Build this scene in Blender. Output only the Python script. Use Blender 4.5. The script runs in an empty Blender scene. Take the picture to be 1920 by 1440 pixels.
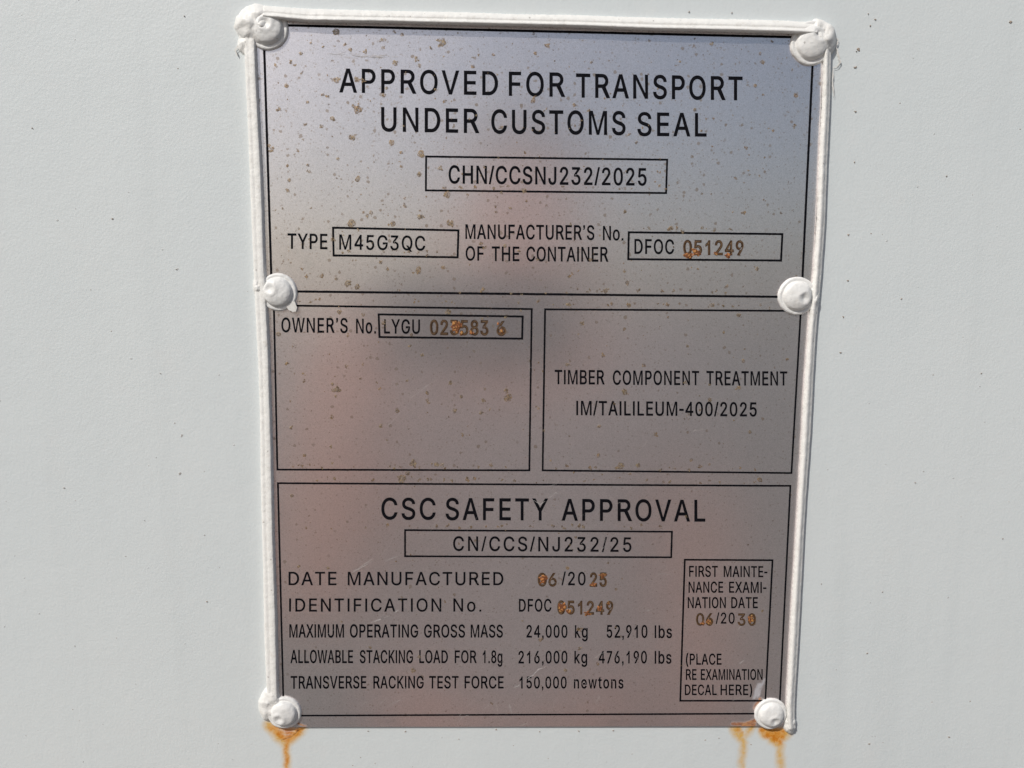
import bpy, bmesh, math, random
from mathutils import Matrix, Vector, noise
from mathutils.geometry import delaunay_2d_cdt

random.seed(7)
SC = bpy.context.scene
C = SC.collection
S = 0.19                     # width in metres of the printed border on the plate
ZC = 1.42                    # height of the plate centre above the ground
YC = 0.66                    # plate coordinate of that centre (border widths from the top)
PT = 0.0011                  # plate thickness; its front face is the plane y = -PT

# ------------------------------------------------------------------ camera
F = 1440.0                   # focal length in photo pixels (1920 wide)
def rodrigues(r):
    th = math.sqrt(sum(v*v for v in r)); k = [v/th for v in r]
    K = Matrix(((0,-k[2],k[1]),(k[2],0,-k[0]),(-k[1],k[0],0)))
    return Matrix.Identity(3) + math.sin(th)*K + (1-math.cos(th))*(K @ K)
RM = rodrigues((0.11893094, -0.02766581, 0.00887426))
TV = Vector((-0.44331469, -0.64472862, 1.38100399))
def to_world_vec(p): return Vector((p[0], p[2], -p[1]))
def to_world(p): return Vector(((p[0]-0.5)*S, p[2]*S - PT, ZC-(p[1]-YC)*S))
CAM = to_world(-(RM.transposed() @ TV))
rx, ry, rz = (to_world_vec(RM[i]) for i in range(3))
cam_data = bpy.data.cameras.new('camera')
cam_data.sensor_width = 36.0; cam_data.lens = F/1920*36.0
cam_data.clip_start = 0.01; cam_data.clip_end = 500
cam = bpy.data.objects.new('camera', cam_data); C.objects.link(cam)
m = Matrix((rx, -ry, -rz)).transposed().to_4x4(); m.translation = CAM
cam.matrix_world = m
SC.camera = cam

# ------------------------------------------------------------------ light
SUN_DIR = Vector((-0.50, -0.56, 0.66)).normalized()        # towards the sun: upper left, in front of the wall
world = bpy.data.worlds.new('World'); SC.world = world; world.use_nodes = True
wn = world.node_tree.nodes; wl = world.node_tree.links
sky = wn.new('ShaderNodeTexSky'); sky.sky_type = 'NISHITA'; sky.sun_disc = False
sky.dust_density = 2.3; sky.sun_elevation = math.asin(SUN_DIR.z); sky.sun_rotation = math.atan2(SUN_DIR.x, SUN_DIR.y)
wn['Background'].inputs['Strength'].default_value = 0.07
wl.new(sky.outputs[0], wn['Background'].inputs['Color'])
sd = bpy.data.lights.new('sun', 'SUN'); sd.energy = 2.95; sd.angle = math.radians(0.53); sd.color = (1.0, 0.965, 0.915)
sun = bpy.data.objects.new('sun', sd); C.objects.link(sun)
sun.rotation_euler = (-SUN_DIR).to_track_quat('-Z', 'Y').to_euler()
SC.view_settings.view_transform = 'Standard'; SC.view_settings.look = 'None'
SC.view_settings.exposure = 0.0; SC.view_settings.gamma = 1.0; SC.view_settings.use_curve_mapping = False

# ------------------------------------------------------------------ helpers
def at(px, py, h=0.0):
    """photo pixel -> world point on the plane h metres proud of the plate's front face"""
    d = rx*((px-960)/F) + ry*((py-720)/F) + rz
    t = (-(PT+h) - CAM.y)/d.y
    return CAM + d*t
PX = S/1000.0                # about one photo pixel on the plate, in metres

def tag(o, label=None, cat=None, group=None, kind=None):
    if label: o['label'] = label
    if cat: o['category'] = cat
    if group: o['group'] = group
    if kind: o['kind'] = kind
    return o
def link(name, verts, faces, mat, parent=None, smooth=False):
    me = bpy.data.meshes.new(name); me.from_pydata([tuple(v) for v in verts], [], faces)
    me.materials.append(mat); me.update()
    if smooth:
        for p in me.polygons: p.use_smooth = True
    o = bpy.data.objects.new(name, me); C.objects.link(o)
    if parent:
        o.parent = parent; o.matrix_parent_inverse = parent.matrix_basis.inverted()
    return o
def empty(name, loc):
    o = bpy.data.objects.new(name, None); C.objects.link(o); o.location = loc; o.empty_display_size = 0.02
    return o

class NT:
    """a small wrapper to write node materials tersely"""
    def __init__(s, name):
        s.m = bpy.data.materials.new(name); s.m.use_nodes = True
        s.t = s.m.node_tree; s.b = s.t.nodes['Principled BSDF']
        s.tc = s.t.nodes.new('ShaderNodeTexCoord').outputs['Object']
    def put(s, sock, v):
        if isinstance(v, bpy.types.NodeSocket): s.t.links.new(v, sock)
        elif v is not None:
            if sock.type == 'RGBA' and len(v) == 3: v = (*v, 1)
            sock.default_value = v
    def math(s, op, a, b=None, c=None, clamp=False):
        n = s.t.nodes.new('ShaderNodeMath'); n.operation = op; n.use_clamp = clamp
        s.put(n.inputs[0], a); s.put(n.inputs[1], b); s.put(n.inputs[2], c); return n.outputs[0]
    def vec(s, op, a, b=None, scale=None):
        n = s.t.nodes.new('ShaderNodeVectorMath'); n.operation = op
        s.put(n.inputs[0], a); s.put(n.inputs[1], b)
        if scale is not None: s.put(n.inputs['Scale'], scale)
        return n.outputs['Value'] if op in ('DOT_PRODUCT', 'LENGTH', 'DISTANCE') else n.outputs[0]
    def noise(s, scale, detail=3, rough=0.55, co=None, out=0, dist=0.0):
        n = s.t.nodes.new('ShaderNodeTexNoise'); s.put(n.inputs['Vector'], co or s.tc)
        n.inputs['Scale'].default_value = scale; n.inputs['Detail'].default_value = detail
        n.inputs['Roughness'].default_value = rough; n.inputs['Distortion'].default_value = dist
        return n.outputs[out]
    def voro(s, scale, co=None, feature='F1', rnd=1.0):
        n = s.t.nodes.new('ShaderNodeTexVoronoi'); n.feature = feature; s.put(n.inputs['Vector'], co or s.tc)
        n.inputs['Scale'].default_value = scale; n.inputs['Randomness'].default_value = rnd
        return n
    def step(s, v, lo, hi):
        n = s.t.nodes.new('ShaderNodeMapRange'); n.interpolation_type = 'SMOOTHSTEP'
        s.put(n.inputs['Value'], v); s.put(n.inputs['From Min'], lo); s.put(n.inputs['From Max'], hi)
        n.inputs['To Min'].default_value = 0; n.inputs['To Max'].default_value = 1
        return n.outputs[0]
    def mix(s, f, a, b):
        n = s.t.nodes.new('ShaderNodeMix'); n.data_type = 'RGBA'
        s.put(n.inputs[0], f); s.put(n.inputs[6], a); s.put(n.inputs[7], b); return n.outputs[2]
    def mixf(s, f, a, b):
        n = s.t.nodes.new('ShaderNodeMix'); n.data_type = 'FLOAT'
        s.put(n.inputs[0], f); s.put(n.inputs[2], a); s.put(n.inputs[3], b); return n.outputs[0]
    def bump(s, h, strength, dist, prev=None):
        n = s.t.nodes.new('ShaderNodeBump'); n.inputs['Strength'].default_value = strength
        n.inputs['Distance'].default_value = dist; s.put(n.inputs['Height'], h)
        if prev: s.put(n.inputs['Normal'], prev)
        return n.outputs[0]
    def capsule(s, co, a, b, r0, r1=None):
        """signed distance to a stroke from a to b whose radius runs from r0 to r1"""
        r1 = r0 if r1 is None else r1
        a, b = Vector(a), Vector(b); d = b-a; L2 = d.length_squared
        pa = s.vec('SUBTRACT', co, tuple(a))
        t = s.math('DIVIDE', s.vec('DOT_PRODUCT', pa, tuple(d)), L2, clamp=True)
        q = s.vec('SUBTRACT', pa, s.vec('SCALE', tuple(d), scale=t))
        return s.math('SUBTRACT', s.vec('LENGTH', q), s.math('MULTIPLY_ADD', t, r1-r0, r0))
    def out(s, **k):
        for n, v in k.items(): s.put(s.b.inputs[n.replace('_', ' ')], v)
        return s.m

def warp(nt, scale, amp):
    n = nt.vec('SUBTRACT', nt.noise(scale, 4, 0.6, out=1), (0.5, 0.5, 0.5))
    return nt.vec('ADD', nt.tc, nt.vec('SCALE', n, scale=amp))

def rust_colour(nt):
    return nt.mix(nt.step(nt.noise(900, 4, 0.7), 0.35, 0.65), (0.55, 0.20, 0.035), (0.30, 0.075, 0.012))

# ------------------------------------------------------------------ materials
# painted container wall, with the rust runs below the plate's lower corners
def wall_material():
    nt = NT('wall_paint')
    base = nt.mix(nt.step(nt.noise(9, 3), 0.3, 0.7), (0.680, 0.728, 0.735), (0.705, 0.748, 0.750))
    base = nt.mix(nt.math('MULTIPLY', nt.step(nt.noise(260, 4, 0.65), 0.52, 0.75), 0.10), base, (0.56, 0.575, 0.575))
    st = nt.t.nodes.new('ShaderNodeMapping'); nt.put(st.inputs['Vector'], nt.tc); st.inputs['Scale'].default_value = (1, 1, 0.06)
    base = nt.mix(nt.math('MULTIPLY', nt.step(nt.noise(70, 4, 0.6, co=st.outputs[0]), 0.50, 0.72), 0.35), base, (0.64, 0.685, 0.69))
    base = nt.mix(nt.math('MULTIPLY', nt.step(nt.noise(48, 5, 0.7), 0.54, 0.74), 0.30), base, (0.73, 0.745, 0.735))
    # tiny specks of dirt
    co = warp(nt, 700, 0.0016)
    v = nt.voro(62, co)
    keep = nt.step(nt.vec('DOT_PRODUCT', v.outputs['Color'], (1, 0, 0)), 0.80, 0.86)
    sp = nt.math('MULTIPLY', nt.math('SUBTRACT', 1, nt.step(v.outputs['Distance'], 0.022, 0.05)), keep)
    v2 = nt.voro(150, co)
    keep2 = nt.step(nt.vec('DOT_PRODUCT', v2.outputs['Color'], (0, 1, 0)), 0.80, 0.86)
    sp2 = nt.math('MULTIPLY', nt.math('SUBTRACT', 1, nt.step(v2.outputs['Distance'], 0.02, 0.055)), keep2)
    base = nt.mix(nt.math('MULTIPLY', sp, 0.75), base, (0.24, 0.19, 0.16))
    base = nt.mix(nt.math('MULTIPLY', sp2, 0.55), base, (0.30, 0.26, 0.23))
    # rust runs
    h = -PT
    cw = warp(nt, 130, 0.0035)
    def run(strokes, soft):
        d = None
        for (a, b, r0, r1) in strokes:
            c = nt.capsule(cw, at(*a, h), at(*b, h), r0*PX, r1*PX)
            d = c if d is None else nt.math('MINIMUM', d, c)
        return nt.math('SUBTRACT', 1, nt.step(d, -soft*PX, soft*PX))
    faint = run([((505,1362),(537,1398),12,8), ((566,1364),(539,1396),10,7), ((538,1398),(538,1450),7,5), ((538,1450),(540,1500),5,1),
                 ((1381,1366),(1393,1392),13,7), ((1393,1392),(1390,1462),7,4), ((1411,1364),(1398,1380),8,5),
                 ((1436,1372),(1470,1378),13,13), ((1450,1385),(1463,1398),13,10), ((1462,1398),(1465,1475),9,5)], 9)
    strong = run([((520,1374),(540,1386),5,8), ((562,1367),(541,1388),6,6), ((508,1366),(562,1367),5,5), ((516,1373),(557,1373),5,5), ((528,1380),(550,1380),6,5), ((538,1388),(537,1440),4,2.5),
                  ((1430,1369),(1466,1371),6,6), ((1440,1376),(1463,1380),9,9), ((1455,1385),(1462,1390),9,6), ((1384,1367),(1391,1374),3,1)], 6)
    crack = run([((526,1388),(548,1380),0.8,0.8), ((548,1380),(556,1370),0.8,1.2), ((556,1368),(575,1365),2,0.6), ((1443,1371),(1466,1373),1.5,1)], 1.5)
    vein = nt.step(nt.noise(420, 4, 0.7, dist=0.6), 0.38, 0.66)
    base = nt.mix(nt.math('MULTIPLY', faint, nt.mixf(vein, 0.68, 1.0)), base, (0.70, 0.41, 0.075))
    base = nt.mix(nt.math('MULTIPLY', strong, nt.mixf(vein, 0.75, 1.0)), base, nt.mix(vein, (0.74, 0.31, 0.022), (0.58, 0.18, 0.008)))
    base = nt.mix(nt.math('MULTIPLY', crack, 0.85), base, (0.12, 0.03, 0.008))
    h1 = nt.noise(1000, 3, 0.55); h2 = nt.noise(260, 2, 0.5); h3 = nt.noise(40, 2, 0.5)
    n = nt.bump(h3, 0.15, 0.0012)
    n = nt.bump(h2, 0.20, 0.0003, n)
    n = nt.bump(h1, 0.6, 0.00014, n)
    n = nt.bump(nt.math('ADD', sp, sp2), 0.5, 0.0002, n)
    return nt.out(Base_Color=base, Roughness=nt.mixf(nt.noise(200, 2), 0.42, 0.56), Normal=n, Specular_IOR_Level=0.45)

def white_paint(name, col, dirt):
    nt = NT(name)
    base = nt.mix(nt.math('MULTIPLY', nt.step(nt.noise(420, 5, 0.7), 0.52, 0.72), dirt), col, (0.42, 0.36, 0.28))
    v = nt.voro(420, warp(nt, 900, 0.001))
    k = nt.step(nt.vec('DOT_PRODUCT', v.outputs['Color'], (1, 0, 0)), 0.86, 0.9)
    sp = nt.math('MULTIPLY', nt.math('SUBTRACT', 1, nt.step(v.outputs['Distance'], 0.08, 0.2)), k)
    base = nt.mix(nt.math('MULTIPLY', sp, 0.5), base, (0.2, 0.17, 0.14))
    n = nt.bump(nt.noise(330, 3, 0.5), 0.6, 0.0006)
    n = nt.bump(nt.noise(1500, 3, 0.6), 0.5, 0.00018, n)
    return nt.out(Base_Color=base, Roughness=0.45, Normal=n)

def steel_material():
    nt = NT('satin_steel')
    grain = nt.noise(3000, 3, 0.7)
    cloud = nt.noise(14, 3, 0.5)
    base = nt.mix(nt.step(grain, 0.3, 0.7), (0.74, 0.70, 0.702), (0.96, 0.908, 0.91))
    # pin-point pitting and small blotches of corrosion, denser in the upper half and to the left
    sx = nt.t.nodes.new('ShaderNodeSeparateXYZ'); nt.put(sx.inputs[0], nt.tc)
    dens = nt.math('ADD', nt.step(sx.outputs[2], ZC-0.11, ZC+0.11),
                   nt.math('MULTIPLY', nt.math('SUBTRACT', 1, nt.step(sx.outputs[0], -0.09, 0.09)), 0.35))
    dens = nt.math('ADD', dens, nt.math('MULTIPLY', nt.math('SUBTRACT', nt.noise(35, 3), 0.5), 1.2))
    co = warp(nt, 1100, 0.0012)
    tot = None; ring = None
    for sc, r, thr, w, ax in ((430, 0.30, 0.90, 0.75, (1,0,0)), (900, 0.30, 0.83, 0.55, (0,1,0)), (190, 0.13, 0.87, 0.85, (0,0,1)), (1500, 0.34, 0.80, 0.45, (1,0,0))):
        v = nt.voro(sc, co)
        rnd = nt.vec('DOT_PRODUCT', v.outputs['Color'], ax)
        lim = nt.math('MULTIPLY_ADD', dens, -0.16, thr+0.09)
        k = nt.step(rnd, lim, nt.math('ADD', lim, 0.04))
        size = nt.math('MULTIPLY_ADD', nt.vec('DOT_PRODUCT', v.outputs['Color'], (0.3, 0.3, 0.3)), r, r*0.35)
        d = nt.math('DIVIDE', v.outputs['Distance'], size)
        sp = nt.math('MULTIPLY', nt.math('SUBTRACT', 1, nt.step(d, 0.7, 1.05)), k)
        sp = nt.math('MULTIPLY', sp, w)
        tot = sp if tot is None else nt.math('MAXIMUM', tot, sp)
    base = nt.mix(nt.math('MULTIPLY', tot, 0.9), base, nt.mix(nt.noise(120, 2), (0.26, 0.19, 0.14), (0.34, 0.27, 0.19)))
    # dull grey smears where a decal has been peeled off and where the bottom edge is scuffed
    cw = warp(nt, 160, 0.003)
    def smear(strokes, soft):
        d = None
        for (a, b, r0, r1) in strokes:
            c = nt.capsule(cw, at(*a), at(*b), r0*PX, r1*PX)
            d = c if d is None else nt.math('MINIMUM', d, c)
        return nt.math('SUBTRACT', 1, nt.step(d, -soft*PX, soft*PX))
    sm = smear([((1415,1306),(1424,1283),4,5), ((1422,1304),(1431,1272),4,2)], 3)
    sm2 = smear([((728,1353),(758,1353),5,7), ((1130,1356),(1165,1352),6,5), ((560,1356),(580,1352),7,4), ((1340,1350),(1390,1350),6,6), ((585,500),(572,480),9,4), ((555,470),(590,468),6,3)], 9)
    base = nt.mix(nt.math('MULTIPLY', sm, 0.7), base, (0.62, 0.63, 0.68))
    base = nt.mix(nt.math('MULTIPLY', nt.math('MULTIPLY', sm2, nt.step(nt.noise(260, 4, 0.7), 0.35, 0.7)), 0.5), base, (0.62, 0.62, 0.63))
    # rust creeping out from under the lower rivets
    ru = smear([((1372,1357),(1412,1360),4,6), ((1400,1358),(1420,1348),5,6), ((1425,1310),(1413,1330),3,2), ((560,1356),(572,1362),3,2)], 3)
    rv = nt.step(nt.noise(500, 4, 0.7), 0.35, 0.65)
    base = nt.mix(nt.math('MULTIPLY', ru, 0.92), base, nt.mix(rv, (0.48, 0.20, 0.045), (0.26, 0.075, 0.015)))
    cover = nt.math('MAXIMUM', nt.math('MAXIMUM', nt.math('MULTIPLY', tot, 0.3), ru), nt.math('MULTIPLY', sm, 0.6), clamp=True)
    n = nt.bump(grain, 0.35, 0.00006)
    n = nt.bump(cloud, 0.25, 0.0010, n)
    nt.out(Base_Color=base, Metallic=nt.mixf(cover, 0.86, 0.0), Roughness=nt.mixf(cover, nt.mixf(nt.noise(60, 3), 0.31, 0.39), 0.75), Normal=n)
    # satin rolled steel: a tighter sheen on top of the broad one
    g = nt.t.nodes.new('ShaderNodeBsdfGlossy'); nt.put(g.inputs['Color'], base); g.inputs['Roughness'].default_value = 0.11; nt.put(g.inputs['Normal'], n)
    mx = nt.t.nodes.new('ShaderNodeMixShader'); nt.put(mx.inputs[0], nt.math('MULTIPLY', nt.math('SUBTRACT', 1, cover), 0.46))
    nt.t.links.new(nt.b.outputs[0], mx.inputs[1]); nt.t.links.new(g.outputs[0], mx.inputs[2])
    nt.t.links.new(mx.outputs[0], nt.t.nodes['Material Output'].inputs['Surface'])
    return nt.m

def plain(name, col, rough, var=None, scale=800, spec=0.5, bump=0.0):
    nt = NT(name)
    c = col if var is None else nt.mix(nt.step(nt.noise(scale, 4, 0.65), 0.35, 0.65), col, var)
    k = dict(Base_Color=c, Roughness=rough, Specular_IOR_Level=spec)
    if bump: k['Normal'] = nt.bump(nt.noise(scale*1.5, 4, 0.65), 0.7, bump)
    return nt.out(**k)

M_WALL = wall_material()
M_BEAD = white_paint('sealant_paint', (0.82, 0.815, 0.785), 0.26)
M_RIVET = white_paint('rivet_paint', (0.80, 0.80, 0.78), 0.14)
M_STEEL = steel_material()
M_INK = plain('black_etch_paint', (0.004, 0.004, 0.006), 0.6, (0.009, 0.009, 0.012), 1500, 0.05)
M_STAMP = plain('stamped_rust_edge', (0.04, 0.022, 0.012), 0.8, (0.09, 0.05, 0.026), 900, 0.2, 0.0003)
M_STAMP_IN = plain('stamped_rust_floor', (0.20, 0.13, 0.075), 0.7, (0.10, 0.055, 0.026), 1100, 0.25, 0.0003)
def blister_material():
    nt = NT('rust_blister')
    v = nt.voro(750, warp(nt, 500, 0.0012), 'DISTANCE_TO_EDGE')
    e = nt.step(v.outputs['Distance'], 0.03, 0.22)
    c = nt.mix(nt.step(nt.noise(330, 3), 0.40, 0.60), (0.50, 0.19, 0.055), (0.46, 0.25, 0.075))
    base = nt.mix(e, (0.17, 0.055, 0.018), c)
    return nt.out(Base_Color=base, Roughness=0.7, Normal=nt.bump(e, 0.8, 0.0003))
M_BLISTER = blister_material()
def speck_material():
    nt = NT('corrosion_speck')
    g = nt.step(nt.noise(1400, 3, 0.7), 0.42, 0.60)
    g2 = nt.step(nt.noise(70, 2), 0.42, 0.60)
    base = nt.mix(g, nt.mix(g2, (0.47, 0.375, 0.245), (0.46, 0.325, 0.185)), (0.19, 0.14, 0.095))
    nt.out(Base_Color=base, Metallic=0.5, Roughness=0.55, Specular_IOR_Level=0.3, Alpha=nt.mixf(nt.step(nt.noise(1900, 3, 0.7), 0.38, 0.60), 0.22, 0.82), Normal=nt.bump(nt.noise(1600, 3), 0.5, 0.00015))
    return nt.m
M_SPECK = speck_material()
M_SCRATCH = plain('bright_scratch', (0.62, 0.60, 0.58), 0.45, (0.45, 0.43, 0.42), 900)
M_FLAKE = plain('paint_flake', (0.80, 0.79, 0.76), 0.5, (0.70, 0.68, 0.64), 600)

# ------------------------------------------------------------------ setting
def ground():
    nt = NT('ground_gravel')
    c = nt.mix(nt.noise(40, 5, 0.7), (0.10, 0.100, 0.094), (0.16, 0.158, 0.148))
    nt.out(Base_Color=c, Roughness=0.9, Normal=nt.bump(nt.noise(60, 4), 0.6, 0.01))
    R = 250
    o = link('ground', [(-R,-R,0),(R,-R,0),(R,R,0),(-R,R,0)], [(0,1,2,3)], nt.m)
    tag(o, kind='structure')
ground()

def container_wall():
    W, H, T = 1.5, 2.6, 0.04
    v = [(-W,0,0.12),(W,0,0.12),(W,0,H),(-W,0,H),(-W,T,0.12),(W,T,0.12),(W,T,H),(-W,T,H)]
    f = [(0,1,2,3),(5,4,7,6),(4,0,3,7),(1,5,6,2),(3,2,6,7),(4,5,1,0)]
    o = link('container_wall', v, f, M_WALL)
    tag(o, 'pale grey painted steel container wall behind the riveted plate', 'wall')
    return o
WALL = container_wall()

# ------------------------------------------------------------------ the photographer, seen only as a soft reflection in the steel
def skin(name, nodes, edges, mat, parent=None, root=0, sub=2):
    me = bpy.data.meshes.new(name); me.from_pydata([Vector(n[:3]) for n in nodes], edges, []); me.materials.append(mat)
    o = bpy.data.objects.new(name, me); C.objects.link(o)
    md = o.modifiers.new('skin', 'SKIN'); md.use_smooth_shade = True
    for i, n in enumerate(nodes):
        d = me.skin_vertices[0].data[i]; r = n[3]; d.radius = (r, n[4] if len(n) > 4 else r); d.use_root = i == root
    sb = o.modifiers.new('sub', 'SUBSURF'); sb.levels = sb.render_levels = sub
    res = bpy.data.meshes.new_from_object(o.evaluated_get(bpy.context.evaluated_depsgraph_get()))
    bpy.data.objects.remove(o); bpy.data.meshes.remove(me)
    q = bpy.data.objects.new(name, res); C.objects.link(q); res.name = name
    if parent: q.parent = parent; q.matrix_parent_inverse = parent.matrix_basis.inverted()
    return q
def photographer():
    M_SKIN = plain('skin', (0.78, 0.41, 0.32), 0.5, (0.72, 0.37, 0.285), 60)
    M_SHIRT = plain('shirt_cloth', (0.42, 0.365, 0.36), 0.9, (0.38, 0.335, 0.33), 90)
    M_TROUSER = plain('trouser_cloth', (0.10, 0.10, 0.12), 0.9, (0.13, 0.13, 0.15), 90)
    M_HAIR = plain('hair', (0.06, 0.04, 0.025), 0.6)
    y = CAM.y-0.36; x = CAM.x+0.03
    N = []; E = []
    def add(p, par=None):
        N.append(p); i = len(N)-1
        if par is not None: E.append((par, i))
        return i
    pel = add((x, y, 0.92, 0.15, 0.11)); waist = add((x, y, 1.08, 0.14, 0.10), pel); ch = add((x, y, 1.24, 0.16, 0.11), waist)
    up = add((x, y, 1.36, 0.12, 0.09), ch); nk = add((x, y+0.02, 1.44, 0.055), up); hd = add((x, y+0.05, 1.52, 0.075, 0.085), nk); tp = add((x, y+0.045, 1.61, 0.07, 0.085), hd)
    add((x, y+0.135, 1.535, 0.015), hd)                       # nose
    hands = []
    for s in (-1, 1):
        sh = add((x+s*0.18, y, 1.36, 0.055), up)
        if s < 0:
            el = add((x+s*0.21, CAM.y-0.20, 1.13, 0.046), sh)
            hx = CAM.x-0.015+s*0.088
            wr = add((hx+s*0.030, CAM.y-0.060, CAM.z-0.135, 0.031), el)
            pm = add((hx+s*0.014, CAM.y-0.035, CAM.z-0.075, 0.038, 0.02), wr)
            for k in range(4):                                     # fingers closing round the back of the phone
                f1 = add((hx+s*0.016, CAM.y-0.018, CAM.z-0.080+k*0.019, 0.0095), pm)
                f2 = add((hx-s*0.010, CAM.y-0.004, CAM.z-0.078+k*0.019, 0.0085), f1); add((hx-s*(0.030-0.004*k), CAM.y-0.004, CAM.z-0.077+k*0.019, 0.0075), f2)
            t1 = add((hx+s*0.002, CAM.y-0.050, CAM.z-0.045, 0.011), pm); add((hx-s*0.022, CAM.y-0.042, CAM.z-0.030, 0.009), t1)
        else:                                                  # the other arm hangs down
            el = add((x+0.24, y-0.03, 1.09, 0.043), sh); wr = add((x+0.25, y+0.03, 0.86, 0.028), el)
            pm = add((x+0.252, y+0.045, 0.80, 0.02, 0.036), wr)
            for k in range(4):
                f1 = add((x+0.250, y+0.022+k*0.019, 0.745, 0.0095), pm); f2 = add((x+0.244, y+0.026+k*0.019, 0.712, 0.0085), f1); add((x+0.232, y+0.028+k*0.018, 0.69, 0.0075), f2)
            t1 = add((x+0.236, y+0.092, 0.79, 0.011), pm); add((x+0.226, y+0.105, 0.755, 0.009), t1)
        hip = add((x+s*0.09, y, 0.84, 0.09), pel); kn = add((x+s*0.11, y+0.02, 0.48, 0.06), hip); an = add((x+s*0.12, y-0.01, 0.09, 0.042), kn); add((x+s*0.13, y+0.12, 0.045, 0.04), an)
    body = skin('person', N, E, M_SKIN)
    tag(body, 'person in a dusty red shirt holding up a phone in front of the plate', 'person')
    n2 = [(x, y, 0.90, 0.165, 0.125), (x, y, 1.08, 0.155, 0.115), (x, y, 1.24, 0.175, 0.125), (x, y, 1.365, 0.135, 0.105)]; e2 = [(0,1),(1,2),(2,3)]
    for s in (-1, 1):
        i = len(n2); n2 += [(x+s*0.18, y, 1.365, 0.07), (x+(-0.205 if s < 0 else 0.222), y+(0.075 if s < 0 else -0.02), 1.22, 0.065)]; e2 += [(3, i), (i, i+1)]
    skin('shirt', n2, e2, M_SHIRT, body)
    n3 = [(x, y, 0.90, 0.16, 0.12)]; e3 = []
    for s in (-1, 1):
        i = len(n3); n3 += [(x+s*0.09, y, 0.82, 0.10), (x+s*0.11, y+0.02, 0.48, 0.075), (x+s*0.12, y-0.01, 0.12, 0.065)]; e3 += [(0, i), (i, i+1), (i+1, i+2)]
    skin('trousers', n3, e3, M_TROUSER, body)
    n4 = [(x, y-0.035, 1.50, 0.055), (x, y+0.01, 1.60, 0.08), (x, y+0.06, 1.645, 0.06)]
    skin('hair', n4, [(0,1),(1,2)], M_HAIR, body)
    # the phone, its lens at the camera position
    M_CASE = plain('phone_case', (0.03, 0.03, 0.033), 0.35); M_LENS = plain('phone_lens', (0.01, 0.01, 0.012), 0.1)
    bm = bmesh.new(); bmesh.ops.create_cube(bm, size=1, matrix=Matrix.Diagonal((0.150, 0.0078, 0.073, 1)))
    bmesh.ops.bevel(bm, geom=bm.edges[:], offset=0.003, segments=3, affect='EDGES')
    me = bpy.data.meshes.new('phone'); bm.to_mesh(me); bm.free(); me.materials.append(M_CASE)
    ph = bpy.data.objects.new('phone', me); C.objects.link(ph)
    ph.location = (CAM.x-0.015, CAM.y-0.012, CAM.z-0.022); ph.rotation_euler = (math.radians(-6.8), 0, 0)
    tag(ph, 'dark phone held sideways by the photographer in front of the plate', 'phone')
photographer()

# ------------------------------------------------------------------ the plate
plate = empty('data_plate', at(995, 1362))
tag(plate, 'satin steel approval plate with black lettering riveted to the pale wall', 'data plate')

def plate_sheet():
    # outline hidden under the sealant on three sides, bare along the bottom edge
    pts = [(478,32),(900,40),(1545,56),(1533,360),(1520,600),(1500,1000),(1482,1361.5),(1200,1362),(900,1362.5),(600,1363),(517,1363.5),(510,1000),(495,600),(482,300)]
    fr = [at(*p) for p in pts]; n = len(fr)
    bk = [Vector((p.x, 0.0006, p.z)) for p in fr]
    fr = [p.copy() for p in fr]
    faces = [tuple(range(n))[::-1], tuple(range(n, 2*n))] + [(i, (i+1) % n, n+(i+1) % n, n+i) for i in range(n)]
    o = link('plate_sheet', fr+bk, faces, M_STEEL, plate)
    bm = bmesh.new(); bm.from_mesh(o.data); bmesh.ops.recalc_face_normals(bm, faces=bm.faces)
    bm.to_mesh(o.data); bm.free()
plate_sheet()

def quad_map(cs, u, v, h):
    """bilinear map from the unit square to four photo corners (tl, tr, br, bl) laid on the plate"""
    tl, tr, br, bl = (at(*c, h) for c in cs)
    return (tl*(1-u)+tr*u)*v + (bl*(1-u)+br*u)*(1-v)

def jitter(p, amp):
    n = noise.noise_vector(p*5200)
    return p + Vector((n.x*amp, 0, n.z*amp))

def printed_frame(name, cs, w):
    w *= PX*1.3; h = 0.00004
    P = [at(*c, h) for c in cs]
    out, inn = [], []
    for i in range(4):
        a, b, c = P[i-1], P[i], P[(i+1) % 4]
        d1 = (a-b).normalized(); d2 = (c-b).normalized()
        out.append(b-(d1+d2)*w/2); inn.append(b+(d1+d2)*w/2)
    verts, faces = [], []
    for i in range(4):
        j = (i+1) % 4; n = max(8, int((out[i]-out[j]).length/0.0006)); base = len(verts)
        for k in range(n+1):
            t = k/n
            verts += [jitter(out[i].lerp(out[j], t), 0.00005), jitter(inn[i].lerp(inn[j], t), 0.00005)]
        for k in range(n):
            b = base+2*k; faces.append((b, b+1, b+3, b+2))
    return link(name, verts, faces, M_INK, plate)

# five ruled panels and the small boxes inside them
printed_frame('printed_frame', [(494,46.5),(1526,70.5),(1503,557),(509.5,546)], 3.3)
printed_frame('printed_frame', [(513.5,572.5),(997,579.5),(992.5,882),(520,880.5)], 2.8)
printed_frame('printed_frame', [(1022,580),(1501.5,583),(1484,887),(1017.5,882)], 2.8)
printed_frame('printed_frame', [(521,906),(1482,911),(1461,1338),(532,1342)], 2.8)
printed_frame('printed_frame', [(799,293.5),(1251,299.5),(1249,362),(798.5,357)], 2.8)
printed_frame('printed_frame', [(624.5,427),(859.5,432),(858,482.5),(625.5,479)], 3.0)
printed_frame('printed_frame', [(1179,435.5),(1467,439),(1464.5,488.5),(1178,486)], 3.0)
printed_frame('printed_frame', [(710,589.5),(980,593.5),(979,635),(711.5,632)], 3.0)
printed_frame('printed_frame', [(759.5,994),(1260,997),(1258.5,1045),(759.5,1043)], 2.8)
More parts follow.
